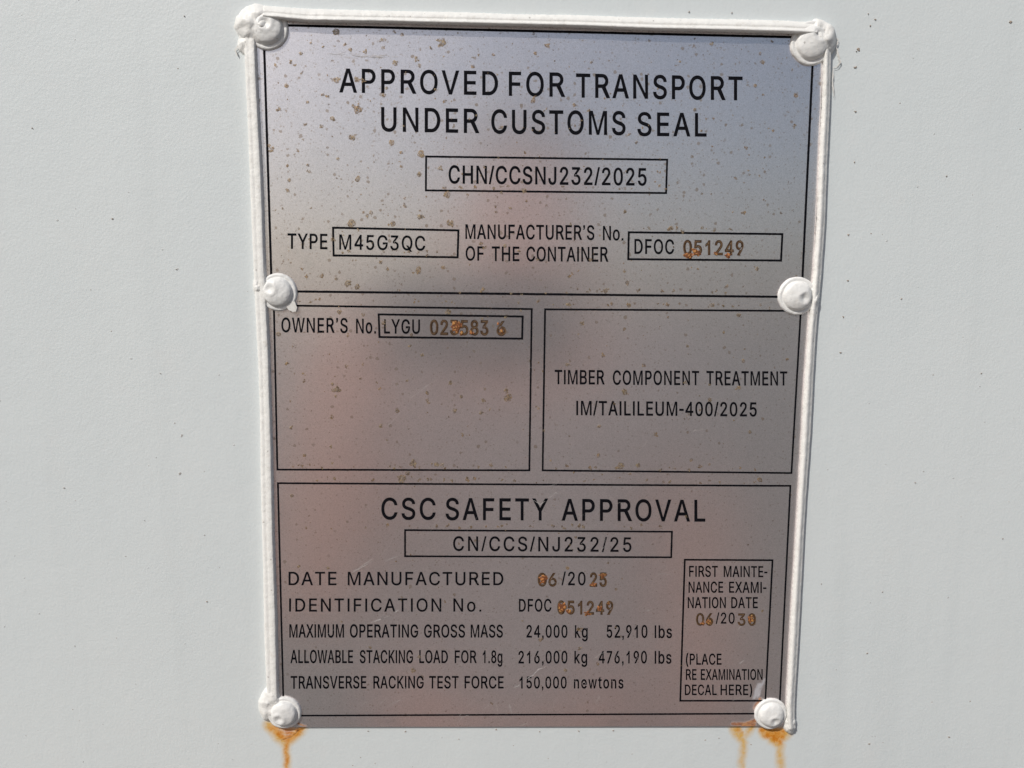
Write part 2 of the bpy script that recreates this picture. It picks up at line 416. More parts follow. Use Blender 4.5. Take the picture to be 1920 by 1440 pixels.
printed_frame('printed_frame', [(1284,1049.5),(1448.5,1050.5),(1435,1314),(1275.5,1314)], 2.8)

# outlines of the plain grotesque capitals, figures and small letters on the plate (cap height 509 units)
GLYPHS = {
'A': (480, '16,0 201,509 276,509 463,0 395,0 343,145 136,145 85,0;156,201 323,201 239,440'),
'B': (456, '60,0 60,509 241,509 261,508 280,506 298,503 314,497 329,491 342,483 354,474 364,464 373,454 381,442 387,430 392,417 395,403 397,389 398,374 398,361 396,350 394,339 391,329 387,320 382,312 376,304 370,297 363,291 356,286 349,281 341,277 332,273 324,270 315,267 315,262 325,261 334,258 344,255 353,251 363,245 372,239 381,231 389,223 396,213 402,203 408,192 412,179 416,166 417,152 418,136 417,121 415,107 412,93 406,79 400,67 392,55 383,44 371,34 359,26 344,18 328,12 311,6 291,3 270,1 247,0;125,57 245,57 267,58 287,61 304,65 318,72 330,80 339,89 346,100 351,111 354,124 355,137 355,147 353,157 350,166 347,175 342,184 337,192 330,199 323,206 315,212 306,218 296,223 285,226 274,229 261,231 248,231 125,231;125,285 238,285 249,285 259,287 269,289 279,292 288,296 297,301 304,306 312,312 318,319 323,326 328,334 331,343 334,352 336,362 336,372 335,385 332,398 328,409 321,420 313,429 302,437 290,444 275,448 259,451 240,452 125,452'),
'C': (510, '267,-7 241,-6 217,-2 193,5 171,14 150,25 130,39 113,55 97,73 82,93 70,115 59,139 51,166 45,193 41,223 40,254 41,285 45,315 51,343 59,369 70,393 82,415 97,436 113,454 130,470 150,484 171,495 193,504 217,511 241,515 267,516 282,516 297,514 312,512 326,508 340,504 354,499 367,494 379,487 391,480 402,471 413,462 423,452 432,442 440,430 448,418 455,406 461,392 465,378 470,363 473,348 408,348 405,358 402,368 398,378 394,386 389,395 384,403 378,410 372,416 365,422 357,428 350,434 342,438 333,442 324,446 315,449 267,456 249,455 231,452 215,447 199,441 184,432 170,422 156,410 145,397 134,381 125,364 117,345 111,325 107,303 104,279 103,254 104,229 107,206 111,184 117,164 125,145 134,128 145,112 157,99 170,86 184,76 199,68 215,61 232,57 249,54 267,53 315,60 324,63 333,67 342,71 350,75 357,81 365,87 372,93 378,99 384,106 389,114 408,160 473,160 470,145 466,131 461,117 455,103 448,91 440,79 432,67 423,57 413,47 402,38 391,29 379,22 367,15 354,10 341,5 327,1 313,-3 298,-5 282,-7'),
'D': (502, '60,0 60,509 235,509 286,503 335,484 379,453 416,413 443,365 460,311 466,254 460,198 443,144 416,96 379,56 335,25 286,6 235,0;125,57 230,57 267,62 303,77 335,100 361,131 381,169 394,211 398,254 394,298 381,340 361,378 335,409 303,432 267,447 230,452 125,452'),
'E': (419, '60,0 60,509 372,509 372,452 125,452 125,286 355,286 355,229 125,229 125,57 375,57 375,0'),
'F': (410, '60,0 60,509 369,509 369,452 125,452 125,278 346,278 346,221 125,221 125,0'),
'G': (520, '269,-7 242,-6 217,-2 193,5 171,14 149,25 129,39 112,55 96,73 81,94 69,116 59,140 51,166 45,194 41,223 40,254 41,285 45,315 51,343 59,369 69,393 81,415 96,436 112,454 129,470 149,484 170,495 192,504 215,511 239,515 265,516 281,516 296,514 311,512 326,508 340,504 354,499 367,493 380,485 392,478 403,469 414,460 424,450 433,439 441,428 449,416 456,404 462,391 467,377 471,363 474,349 408,349 387,393 356,427 349,432 341,437 332,441 324,445 315,448 265,456 247,455 230,452 214,447 198,441 183,432 169,422 156,410 145,397 134,381 125,364 117,345 111,325 107,303 104,279 103,254 104,229 107,206 111,184 117,164 125,145 134,128 145,112 157,99 170,86 184,76 199,68 216,61 232,57 250,54 269,53 286,54 302,56 317,59 331,65 345,71 358,79 369,88 379,99 388,110 396,123 403,137 408,152 412,168 414,184 415,202 434,199 283,199 283,256 478,256 478,200 477,176 474,152 468,131 461,110 451,91 439,73 426,57 411,43 395,30 377,19 357,10 337,3 315,-3 293,-6'),
'H': (517, '60,0 60,509 125,509 125,289 392,289 392,509 457,509 457,0 392,0 392,232 125,232 125,0'),
'I': (185, '60,0 60,509 125,509 125,0'),
'J': (396, '185,-7 159,-5 135,-1 113,7 93,18 75,33 60,50 48,70 40,92 35,117 33,145 33,173 98,173 98,145 99,127 102,112 107,97 113,85 122,74 132,65 143,59 156,54 170,51 185,50 200,51 214,54 226,59 238,65 248,74 257,85 263,97 268,112 271,127 272,145 272,509 336,509 336,145 334,117 329,92 321,70 309,50 294,33 276,18 256,7 235,-1 211,-5'),
'K': (467, '60,0 60,509 125,509 125,262 364,509 448,509 236,293 449,0 372,0 191,246 125,178 125,0'),
'L': (393, '60,0 60,509 125,509 125,57 361,57 361,0'),
'M': (628, '60,0 60,509 152,509 314,76 476,509 568,509 568,0 504,0 504,426 342,0 286,0 122,430 122,0'),
'N': (523, '60,0 60,509 130,509 399,100 399,509 463,509 463,0 394,0 125,410 125,0'),
'O': (533, '267,-7 241,-6 217,-2 193,5 171,14 150,25 131,39 113,55 97,73 83,93 70,115 59,139 51,166 45,193 41,223 40,254 41,285 45,315 51,343 59,369 70,393 83,415 97,436 113,454 131,470 150,484 171,495 193,504 217,511 241,515 267,516 293,515 317,511 341,504 363,495 384,484 403,470 421,454 437,436 451,415 464,393 474,369 482,343 488,315 492,285 493,254 492,223 488,193 482,166 474,139 464,115 451,93 437,73 421,55 403,39 384,25 363,14 341,5 317,-2 293,-6;267,53 285,54 302,57 318,61 334,68 349,76 363,86 377,98 388,111 399,127 408,144 416,163 422,183 427,205 429,229 430,254 429,280 427,303 422,326 416,346 408,365 399,382 388,397 377,411 363,423 349,433 334,441 318,448 302,452 285,455 267,456 249,455 232,452 215,448 199,441 184,433 170,423 157,410 145,397 134,381 125,364 117,345 111,325 107,303 104,279 103,254 104,229 107,205 111,183 117,163 125,144 134,127 145,112 157,98 170,86 184,76 199,68 215,61 232,57 249,54'),
'P': (445, '60,0 60,509 250,509 285,505 319,494 349,475 374,451 392,422 404,389 408,355 404,321 392,288 374,259 349,235 319,216 285,205 250,201 125,201 125,0;125,258 245,258 267,260 287,268 305,279 321,295 332,313 340,333 342,355 340,377 332,397 321,415 305,431 287,442 267,450 245,452 125,452'),
'Q': (533, '267,-7 241,-6 217,-2 193,5 171,14 150,25 131,39 113,55 97,73 83,93 70,115 59,139 51,166 45,193 41,223 40,254 41,285 45,315 51,343 59,369 70,393 83,415 97,436 113,454 131,470 150,484 171,495 193,504 217,511 241,515 267,516 293,515 317,511 341,504 363,495 384,484 403,470 421,454 437,436 451,415 464,393 474,369 482,343 488,315 492,285 493,254 492,223 488,193 482,166 474,139 464,115 451,93 437,73 421,55 403,39 384,25 363,14 341,5 317,-2 293,-6;267,53 285,54 302,57 318,61 334,68 349,76 363,86 377,98 388,111 399,127 408,144 416,163 422,183 427,205 429,229 430,254 429,280 427,303 422,326 416,346 408,365 399,382 388,397 377,411 363,423 349,433 334,441 318,448 302,452 285,455 267,456 249,455 232,452 215,448 199,441 184,433 170,423 157,410 145,397 134,381 125,364 117,345 111,325 107,303 104,279 103,254 104,229 107,205 111,183 117,163 125,144 134,127 145,112 157,98 170,86 184,76 199,68 215,61 232,57 249,54|245,159 313,159 369,85 384,65 468,-48 401,-48 346,27 331,46'),
'R': (466, '60,0 60,509 256,509 286,506 314,499 341,486 365,470 384,449 399,426 409,400 414,373 413,346 406,319 394,294 377,272 355,253 330,238 458,0 380,0 246,221 125,221 125,0;125,278 250,278 272,280 293,287 311,297 327,311 338,327 346,346 348,365 346,384 338,403 327,419 311,433 293,443 272,450 250,452 125,452'),
'S': (447, '224,-9 202,-8 182,-6 163,-3 145,3 128,9 112,17 98,26 85,36 74,47 64,60 56,74 49,88 44,103 40,120 38,137 104,137 106,125 108,115 112,105 117,96 123,88 130,81 138,74 147,68 156,63 166,59 177,55 188,52 200,51 212,49 224,49 238,49 251,51 263,53 275,56 286,60 296,65 306,71 315,77 322,84 329,92 335,100 340,109 343,118 345,128 346,139 345,148 344,157 341,165 337,173 332,179 326,185 320,190 313,196 305,201 296,205 245,222 184,239 160,247 138,256 118,266 101,277 86,289 74,303 64,318 57,335 53,353 52,372 53,389 56,405 60,420 67,434 75,448 85,460 96,471 108,481 123,490 138,498 154,504 171,510 189,513 208,515 227,516 247,515 266,513 283,510 300,504 316,498 331,490 344,481 357,471 367,461 377,449 385,436 392,422 396,408 400,393 401,378 337,378 335,392 330,406 323,417 314,428 302,437 289,445 275,451 259,455 243,458 225,459 212,459 200,457 188,455 177,452 167,448 158,443 149,438 142,432 135,425 129,418 124,410 120,402 117,394 116,385 115,376 116,366 117,356 121,348 125,340 131,334 138,328 145,322 152,317 160,312 169,308 212,293 264,279 312,264 359,238 367,231 375,224 382,216 389,207 395,198 400,188 403,177 406,165 408,152 408,139 407,123 405,107 400,92 394,78 386,64 377,51 366,39 353,29 339,19 323,11 306,4 288,-2 268,-6 247,-8'),
'T': (449, '32,452 32,509 417,509 417,452 257,452 257,0 193,0 193,452'),
'U': (517, '259,-8 236,-7 213,-4 192,0 173,7 154,15 137,25 121,37 108,50 95,64 85,80 76,97 69,114 64,133 61,152 60,173 60,509 124,509 124,178 125,164 127,150 130,137 135,125 141,113 148,102 156,92 165,83 176,75 187,68 199,62 213,58 227,54 243,53 259,52 275,53 291,54 305,58 319,62 331,68 342,75 353,83 362,92 370,102 377,113 383,125 387,137 390,150 392,164 393,178 393,509 457,509 457,173 456,152 453,133 448,114 442,97 433,80 422,64 410,50 396,37 380,25 363,15 345,7 325,0 305,-4 282,-7'),
'V': (480, '204,0 16,509 85,509 239,75 393,509 463,509 275,0'),
'W': (686, '155,0 16,509 82,509 193,75 306,509 380,509 493,75 603,509 670,509 530,0 455,0 343,432 230,0'),
'X': (474, '18,0 203,262 29,509 104,509 240,311 374,509 446,509 278,262 456,0 382,0 238,211 91,0'),
'Y': (472, '203,0 203,214 16,509 91,509 236,270 381,509 455,509 268,214 268,0'),
'Z': (438, '42,0 42,46 273,385 306,431 341,476 348,454 285,452 223,452 40,452 40,509 397,509 397,462 169,129 134,81 97,33 90,54 152,57 214,57 399,57 399,0'),
'0': (453, '227,-7 205,-6 184,-2 165,4 147,13 130,24 115,38 101,53 89,71 78,91 69,113 61,137 56,164 51,192 49,222 48,254 49,286 51,316 56,344 61,371 69,395 78,417 89,437 101,455 115,471 130,484 147,495 165,504 184,511 205,515 227,516 249,515 269,511 288,504 306,495 323,484 338,471 352,455 364,437 375,417 384,395 392,371 397,344 402,316 404,286 405,254 404,222 402,192 397,164 392,137 384,113 375,91 364,71 352,53 338,38 323,24 307,13 289,4 269,-2 249,-6;227,50 242,51 255,54 268,59 279,65 290,74 300,84 309,97 317,111 324,126 330,144 335,163 339,183 342,205 343,229 344,254 343,279 342,303 339,325 335,346 330,365 324,382 317,398 309,412 300,424 290,435 279,444 268,451 255,456 242,459 227,460 212,459 199,456 186,451 174,444 163,435 153,424 144,412 136,398 129,382 123,365 118,346 114,325 111,303 110,279 109,254 110,229 111,205 114,183 118,163 123,144 129,126 136,111 144,97 153,84 163,74 174,65 186,59 199,54 212,51'),
'1': (453, '285,0 223,0 223,392 172,350 110,320 110,380 155,403 200,440 245,511 285,511'),
'2': (453, '64,0 64,47 234,229 282,282 311,327 314,336 317,344 319,353 320,362 320,371 320,382 318,392 316,402 312,410 308,419 302,426 296,433 289,439 282,444 273,449 264,453 255,456 245,458 235,460 224,460 212,460 201,458 191,455 181,452 172,447 164,442 157,436 150,429 144,422 139,413 135,404 131,395 129,385 127,374 127,362 66,362 67,380 69,396 73,413 79,428 86,442 95,455 105,467 117,478 129,488 143,496 158,503 173,509 190,513 207,515 225,516 243,515 260,513 276,509 291,504 306,497 319,489 332,479 343,469 352,458 361,445 368,432 374,418 378,403 380,388 381,372 381,361 379,350 378,339 375,328 371,318 366,307 361,296 354,284 345,271 336,259 267,180 153,60 153,57 389,57 389,0'),
'3': (453, '218,-7 200,-6 182,-4 165,-1 148,4 133,10 118,17 104,26 92,35 80,45 70,57 61,70 55,84 49,99 46,115 44,132 109,132 111,122 113,112 117,103 121,95 126,87 132,80 139,74 147,68 156,63 165,59 175,56 185,53 196,51 207,50 219,50 231,50 242,52 254,54 265,57 275,61 285,66 294,71 301,78 309,85 315,93 320,102 324,111 327,122 328,133 329,145 329,156 327,166 324,177 321,187 316,196 310,205 303,213 295,221 285,228 275,234 263,239 249,243 235,246 218,247 201,248 157,248 157,299 288,448 288,452 70,452 70,509 372,509 372,461 211,278 211,289 233,290 254,290 273,287 291,282 308,276 323,268 338,258 350,248 361,236 371,222 379,208 385,193 390,178 392,162 393,145 392,127 389,111 385,95 378,80 370,66 360,53 350,41 337,30 324,20 309,12 292,5 275,0 257,-4 238,-6'),
'4': (453, '282,0 282,118 45,118 45,176 290,509 343,509 343,176 415,176 415,118 343,118 343,0;282,176 282,400 118,176'),
'5': (453, '221,-7 203,-6 186,-4 170,-1 155,5 140,11 126,19 114,27 102,37 92,48 83,60 75,73 69,86 64,100 61,115 60,130 122,130 124,121 126,113 129,104 133,96 138,89 144,82 150,76 157,70 165,65 173,60 182,56 191,53 201,52 211,50 221,50 233,51 245,52 256,55 266,59 276,64 285,70 294,78 301,85 308,94 314,104 319,115 323,126 326,137 327,150 328,162 327,175 326,187 323,199 319,210 314,221 308,231 301,240 293,248 284,256 275,262 265,267 254,272 242,275 230,276 218,277 167,268 158,265 149,261 141,256 134,251 128,246 67,253 96,509 366,509 366,452 151,452 134,301 136,301 143,307 151,312 159,317 168,321 178,325 188,328 198,331 208,333 218,334 229,334 243,333 256,332 269,329 282,325 294,321 305,316 316,309 326,302 336,294 345,285 353,276 361,266 368,255 374,243 379,231 383,218 387,205 389,192 391,178 391,163 390,144 388,125 383,108 377,91 369,76 359,61 349,48 337,35 323,25 309,15 293,7 276,1 259,-3 240,-6'),
'6': (453, '226,-7 208,-6 190,-4 173,1 157,7 142,15 128,24 115,35 104,46 93,60 84,74 77,90 71,107 67,124 65,143 64,162 65,177 66,192 70,207 74,223 80,239 88,256 97,275 108,295 122,317 137,340 252,509 322,509 151,261 145,261 165,288 196,307 235,314 253,313 270,311 286,307 302,302 316,295 329,286 341,277 352,266 362,253 370,240 377,225 382,210 386,193 388,176 389,157 388,138 386,121 381,104 376,88 368,73 359,59 348,45 337,34 324,23 310,14 295,6 279,1 262,-4 245,-6;226,48 238,49 249,50 260,53 270,58 279,63 288,69 295,76 303,83 309,92 314,101 319,111 322,122 325,133 327,145 327,157 327,169 325,181 322,192 319,203 314,213 309,223 303,231 295,239 288,245 279,251 270,256 260,260 249,263 238,265 226,265 215,265 204,263 193,260 183,257 174,252 165,246 157,239 150,232 144,223 138,214 133,204 130,193 127,182 125,170 125,158 125,146 127,134 130,123 133,112 138,102 144,92 150,84 157,76 165,69 174,63 183,58 193,53 204,50 215,49'),
'7': (453, '97,0 323,448 323,452 62,452 62,509 391,509 391,449 165,0'),
'8': (453, '226,-7 206,-6 187,-4 169,-1 152,5 136,11 121,19 107,28 95,38 84,49 74,62 66,75 60,89 55,104 53,119 52,135 52,148 54,160 57,172 60,184 65,195 71,206 77,216 84,225 92,233 101,241 110,248 120,253 130,258 141,262 153,265 153,267 139,272 125,278 113,286 103,296 93,308 85,321 78,335 74,349 71,364 70,380 71,395 73,410 77,424 83,437 90,450 99,462 109,472 120,482 132,490 146,498 160,504 175,510 192,513 208,515 226,516 244,515 260,513 277,510 292,504 306,498 319,490 332,482 343,472 352,462 361,450 369,437 374,424 379,410 381,395 382,380 381,364 378,349 374,335 367,321 359,308 350,296 339,286 327,278 314,272 300,267 300,265 311,262 322,258 332,253 342,248 351,241 360,233 368,225 375,216 381,206 387,195 392,184 396,172 399,160 400,148 401,135 400,119 397,104 393,89 386,75 378,62 369,49 358,38 346,28 332,19 317,11 301,5 284,-1 265,-4 246,-6;226,49 239,49 252,51 264,53 275,56 285,60 294,65 303,71 310,77 317,84 323,91 328,100 332,109 335,118 336,128 337,139 336,150 335,160 332,170 327,180 322,189 316,197 309,204 301,211 293,217 283,223 273,227 262,231 250,233 238,235 226,235 214,235 202,233 190,231 179,227 169,223 159,217 151,211 143,204 136,197 130,189 125,180 120,170 117,160 116,150 115,139 116,128 117,118 120,109 124,100 129,91 135,84 142,77 149,71 158,65 167,60 178,56 189,53 201,51 213,49;226,290 237,290 247,292 256,293 265,296 274,300 282,305 289,310 296,316 302,323 307,330 311,338 315,347 317,356 319,366 319,376 319,386 317,395 315,404 312,412 308,420 303,427 297,434 290,440 283,445 275,449 266,453 257,456 247,458 237,460 226,460 215,460 205,458 195,456 186,453 177,449 169,445 162,440 155,434 150,427 145,420 141,412 137,404 135,395 133,386 133,376 133,366 135,356 137,347 141,338 145,330 150,323 155,316 162,310 169,305 178,300 187,296 196,293 205,292 215,290'),
'9': (453, '226,516 245,515 262,512 279,508 295,502 310,494 324,485 337,474 349,462 359,449 368,434 376,419 381,402 386,385 388,366 389,347 388,332 386,317 383,302 379,286 373,270 365,253 356,234 344,214 331,192 315,168 200,0 130,0 301,248 307,248 287,221 257,202 218,195 200,196 183,198 167,202 151,207 137,214 124,222 112,232 101,243 91,255 83,269 76,283 71,299 67,316 65,333 64,352 65,371 67,388 72,405 77,421 85,436 94,450 104,463 116,475 129,485 143,494 158,502 174,508 190,512 208,515;226,460 215,460 204,458 193,455 183,451 174,446 165,440 157,433 150,425 144,417 138,407 134,397 130,386 127,375 126,364 125,352 126,339 127,327 130,316 134,305 138,295 144,286 150,277 157,270 165,263 174,257 183,252 193,248 204,245 215,244 226,243 238,244 249,245 259,248 269,252 279,257 288,263 295,270 303,277 309,286 314,295 319,305 322,316 325,327 327,338 327,350 327,363 325,375 322,386 319,397 314,407 309,417 303,425 295,433 288,440 279,446 270,451 260,455 249,458 238,460'),
'k': (381, '53,0 53,509 114,509 114,222 272,379 350,379 190,224 366,0 291,0 148,182 114,149 114,0'),
'g': (425, '207,-151 191,-151 175,-149 161,-147 147,-144 134,-140 122,-135 111,-130 100,-124 91,-117 82,-110 74,-103 67,-95 61,-86 56,-78 51,-69 101,-41 122,-66 154,-88 163,-91 173,-94 183,-96 195,-97 207,-97 225,-96 241,-94 256,-89 270,-83 282,-75 293,-65 301,-53 307,-39 310,-24 311,-6 311,68 306,68 287,41 281,36 275,30 268,25 261,20 252,16 243,12 233,9 221,7 209,5 195,5 177,6 160,8 143,13 128,19 113,27 99,36 86,47 74,60 64,74 55,90 47,108 42,126 37,147 35,168 34,191 35,214 37,235 42,256 47,275 55,293 64,310 74,325 86,339 98,351 112,361 127,369 143,376 160,380 178,383 196,384 210,384 222,382 234,380 244,377 253,373 262,368 269,363 277,358 283,352 288,346 308,319 313,319 313,379 372,379 372,-9 371,-28 369,-46 364,-62 358,-77 350,-90 341,-102 330,-112 318,-122 305,-129 291,-136 276,-141 260,-146 243,-149 225,-150;205,59 218,60 231,61 243,65 254,69 264,75 273,82 281,90 288,99 295,110 300,121 304,133 308,147 310,161 312,177 312,193 312,209 310,224 308,238 304,251 300,264 295,276 288,286 281,296 273,305 264,312 254,318 243,324 231,327 218,329 205,330 191,329 178,327 166,324 155,318 145,312 136,304 128,295 121,285 114,274 109,262 104,250 101,237 98,223 96,208 96,193 96,177 98,162 101,149 104,135 109,123 114,111 121,101 128,92 136,83 145,76 155,70 167,65 178,62 191,60'),
'l': (180, '60,0 60,509 121,509 121,0'),
'b': (424, '229,-8 216,-8 203,-6 192,-4 181,0 172,4 138,31 118,59 112,59 112,0 53,0 53,509 114,509 114,319 118,319 137,346 171,373 180,377 191,380 203,382 215,384 229,384 248,383 265,380 282,376 298,369 313,361 327,351 339,339 351,325 361,310 370,293 377,275 383,255 387,234 389,212 390,189 389,166 387,143 383,122 377,103 370,84 361,67 351,52 339,38 327,26 313,16 298,7 282,1 265,-4 248,-7;220,47 234,48 247,50 258,54 269,59 279,66 288,74 297,83 304,93 311,104 316,117 320,130 324,144 326,158 328,173 328,189 328,205 326,220 324,234 320,248 316,261 311,273 304,284 297,294 289,303 280,311 270,318 259,323 247,327 234,329 220,330 207,329 194,327 182,324 171,318 161,312 152,304 144,296 137,286 130,275 125,263 121,250 117,236 115,221 113,205 113,189 113,173 115,157 117,142 121,128 125,115 130,103 137,92 144,82 153,73 162,65 172,59 183,53 194,50 207,48'),
's': (365, '182,-8 167,-8 152,-6 138,-4 125,-1 112,3 100,8 90,14 79,22 70,29 62,38 55,47 48,58 43,69 39,81 36,94 94,107 98,95 102,84 108,75 116,67 124,60 133,55 144,50 155,47 168,46 181,45 196,46 211,48 223,51 234,56 244,62 253,69 259,77 264,85 267,94 268,103 267,111 266,118 263,124 259,130 254,136 248,141 241,145 232,149 223,152 212,155 149,170 130,175 112,182 97,190 83,198 72,208 63,219 56,231 51,244 48,258 47,274 48,287 50,299 53,311 59,322 65,332 73,341 82,350 92,357 103,364 115,370 128,375 142,379 156,382 171,384 187,384 202,384 216,382 230,380 242,376 254,372 264,367 274,361 283,355 291,347 299,339 305,330 311,321 316,311 321,301 324,290 268,277 265,286 260,294 256,301 250,309 243,316 235,322 225,327 214,330 201,332 187,333 174,332 162,330 151,327 140,323 131,317 123,310 117,303 112,295 110,286 109,277 110,269 111,262 114,255 119,249 124,243 131,238 139,234 148,230 160,226 172,223 229,209 249,204 267,197 282,189 295,181 306,171 315,160 322,149 327,136 330,122 331,107 330,94 328,81 324,69 319,58 312,47 304,37 295,28 284,20 273,12 260,6 246,1 231,-3 215,-6 199,-7'),
'n': (410, '114,227 114,0 53,0 53,379 112,379 112,287 102,287 110,307 119,324 129,339 140,352 152,362 166,370 180,376 195,381 211,383 227,384 242,383 257,382 270,379 283,374 295,369 306,362 316,353 326,344 334,333 341,321 347,307 351,292 355,276 356,259 357,240 357,0 296,0 296,235 295,252 292,268 288,281 281,294 273,304 263,313 252,320 240,325 225,328 210,329 199,329 189,327 179,325 170,321 161,317 152,312 145,306 138,299 132,292 126,283 122,273 118,263 116,252 114,240'),
'e': (404, '212,-8 190,-7 170,-4 151,1 133,7 117,16 102,27 88,39 76,53 65,68 56,85 48,103 42,122 37,143 35,164 34,187 35,210 37,231 42,252 47,272 55,290 64,307 75,322 87,336 100,348 115,359 131,368 148,375 166,380 185,383 205,384 217,384 230,382 242,381 254,378 266,374 277,369 288,364 299,357 309,350 319,341 328,331 337,321 344,309 351,296 357,282 362,267 366,250 369,233 370,214 371,194 371,169 75,169 75,221 338,221 310,202 310,217 308,231 306,244 302,257 298,269 293,280 287,290 279,299 272,307 263,314 253,320 242,324 231,328 218,329 205,330 192,329 179,327 167,324 156,319 146,313 137,306 129,298 121,290 115,280 109,270 104,259 101,247 98,235 96,223 96,211 96,178 97,162 98,146 101,132 105,118 110,106 116,95 124,85 132,76 141,68 151,61 162,56 173,51 185,48 198,47 212,46 254,53 261,56 268,59 274,63 280,68 285,73 306,105 365,91 361,79 356,68 350,58 343,48 335,39 326,30 316,23 306,16 295,10 283,4 270,0 256,-4 242,-6 227,-8'),
'w': (567, '138,0 23,379 87,379 170,75 252,379 316,379 398,75 480,379 545,379 429,0 368,0 284,305 199,0'),
't': (227, '204,379 204,327 126,327 126,98 129,74 138,59 152,51 170,50 202,54 213,2 192,-3 168,-4 128,2 92,21 72,52 65,93 65,327 6,327 6,379 65,379 65,440 126,476 126,379'),
'o': (415, '207,-8 187,-7 168,-4 150,1 133,7 117,16 102,27 89,39 76,53 66,68 56,85 48,103 42,122 37,143 35,165 34,187 35,210 37,233 42,253 48,273 56,291 66,308 76,323 89,337 102,349 117,360 133,369 150,375 168,380 187,383 207,384 228,383 247,380 265,375 283,369 299,360 314,349 327,337 339,323 350,308 359,291 367,273 373,253 378,233 380,210 381,187 380,165 378,143 373,122 367,103 359,85 350,68 339,53 327,39 314,27 299,16 283,7 265,1 247,-4 228,-7;207,46 222,47 236,49 248,53 260,59 270,66 280,74 288,84 295,94 302,105 307,117 311,130 315,144 317,158 319,172 319,187 319,202 317,217 315,231 311,245 307,258 302,271 295,282 288,292 280,302 270,310 260,317 248,323 236,327 222,329 207,330 192,329 179,327 167,323 155,317 145,310 136,302 127,292 120,282 113,271 108,258 104,245 100,231 98,217 96,202 96,187 96,172 98,158 100,144 104,130 108,117 113,105 120,94 127,84 136,74 145,66 155,59 167,53 179,49 192,47'),
'a': (389, '160,-9 146,-8 132,-7 119,-4 106,0 94,5 83,11 73,18 63,26 55,35 48,45 42,56 36,67 33,80 31,93 30,108 31,121 32,132 35,143 39,152 43,161 49,169 55,176 62,182 69,188 78,193 125,211 178,220 234,227 265,235 269,238 272,241 274,245 276,249 276,255 276,257 276,266 275,274 273,282 270,290 267,297 263,303 258,309 253,314 247,318 240,322 232,325 224,328 215,330 206,331 196,331 185,331 175,330 166,328 157,325 149,322 142,319 135,315 129,310 123,306 118,301 100,274 41,291 47,304 53,316 61,327 69,337 79,346 89,354 99,361 110,366 121,371 133,375 145,378 157,381 169,383 182,384 194,384 239,379 249,377 258,374 268,370 277,366 286,360 295,354 303,347 310,339 316,330 322,320 327,309 332,297 335,283 336,268 337,251 337,0 277,0 277,52 272,52 252,25 246,19 239,14 232,9 224,5 215,1 206,-2 195,-5 185,-7 173,-9;170,45 183,46 196,47 207,50 218,54 228,59 237,65 244,71 252,78 258,85 263,93 267,102 271,110 274,119 275,129 276,138 276,190 259,182 231,176 200,171 175,168 134,159 127,156 120,152 114,148 108,144 103,139 99,134 96,128 94,121 92,113 92,105 92,97 94,90 95,84 98,78 102,72 106,67 111,63 117,59 123,55 130,52'),
'.': (188, '60,0 60,66 127,66 127,0'),
',': (188, '60,0 60,66 127,66 127,0 118,-48 84,-92 64,-76 88,-42 94,0'),
'/': (200, '0,-9 145,517 196,517 50,-9'),
'(': (273, '89,207 89,229 91,252 93,276 97,300 101,324 106,348 111,372 117,395 124,418 132,441 140,463 149,484 158,503 167,522 177,539 236,539 191,428 161,313 158,291 155,269 153,248 151,227 151,207 151,189 152,170 154,152 157,133 160,115 188,16 236,-96 177,-96 160,-66 146,-37 132,-7 121,24 111,55 103,85 97,116 93,146 90,177'),
')': (273, '37,-96 86,18 113,116 122,207 122,227 120,248 118,269 115,291 112,313 82,428 74,451 66,474 57,496 47,518 37,539 97,539 106,522 116,503 125,484 133,463 142,441 149,418 156,395 162,372 168,347 173,323 177,299 180,276 182,252 184,229 184,207 183,176 181,145 176,115 170,84 161,53 151,23 140,-8 127,-38 113,-67 97,-96'),
'-': (240, '22,190 22,246 218,246 218,190'),
'’': (177, '55,441 55,509 122,509 122,450 110,398 76,360 58,376 82,408 88,441'),
}
CAPH = 509.0
GM = {}
def inside(x, y, loops):
    c = False
    for L in loops:
        j = len(L)-1
        for i in range(len(L)):
            (xi, yi), (xj, yj) = L[i], L[j]
            if (yi > y) != (yj > y) and x < (xj-xi)*(y-yi)/(yj-yi)+xi: c = not c
            j = i
    return c
def grown(L, d):
    """move an outline outwards by d"""
    area = sum(L[i-1][0]*L[i][1]-L[i][0]*L[i-1][1] for i in range(len(L)))
    out = []
    for i in range(len(L)):
        a, b, c = Vector(L[i-1]), Vector(L[i]), Vector(L[(i+1) % len(L)])
        e1, e2 = (b-a).normalized(), (c-b).normalized()
        n1, n2 = Vector((e1.y, -e1.x)), Vector((e2.y, -e2.x)); m = n1+n2
        m = m/max(0.35, m.dot(m)/2) if m.length > 0.01 else n1
        q = b+m*d*(1 if area > 0 else -1); out.append((q.x, q.y))
    return out
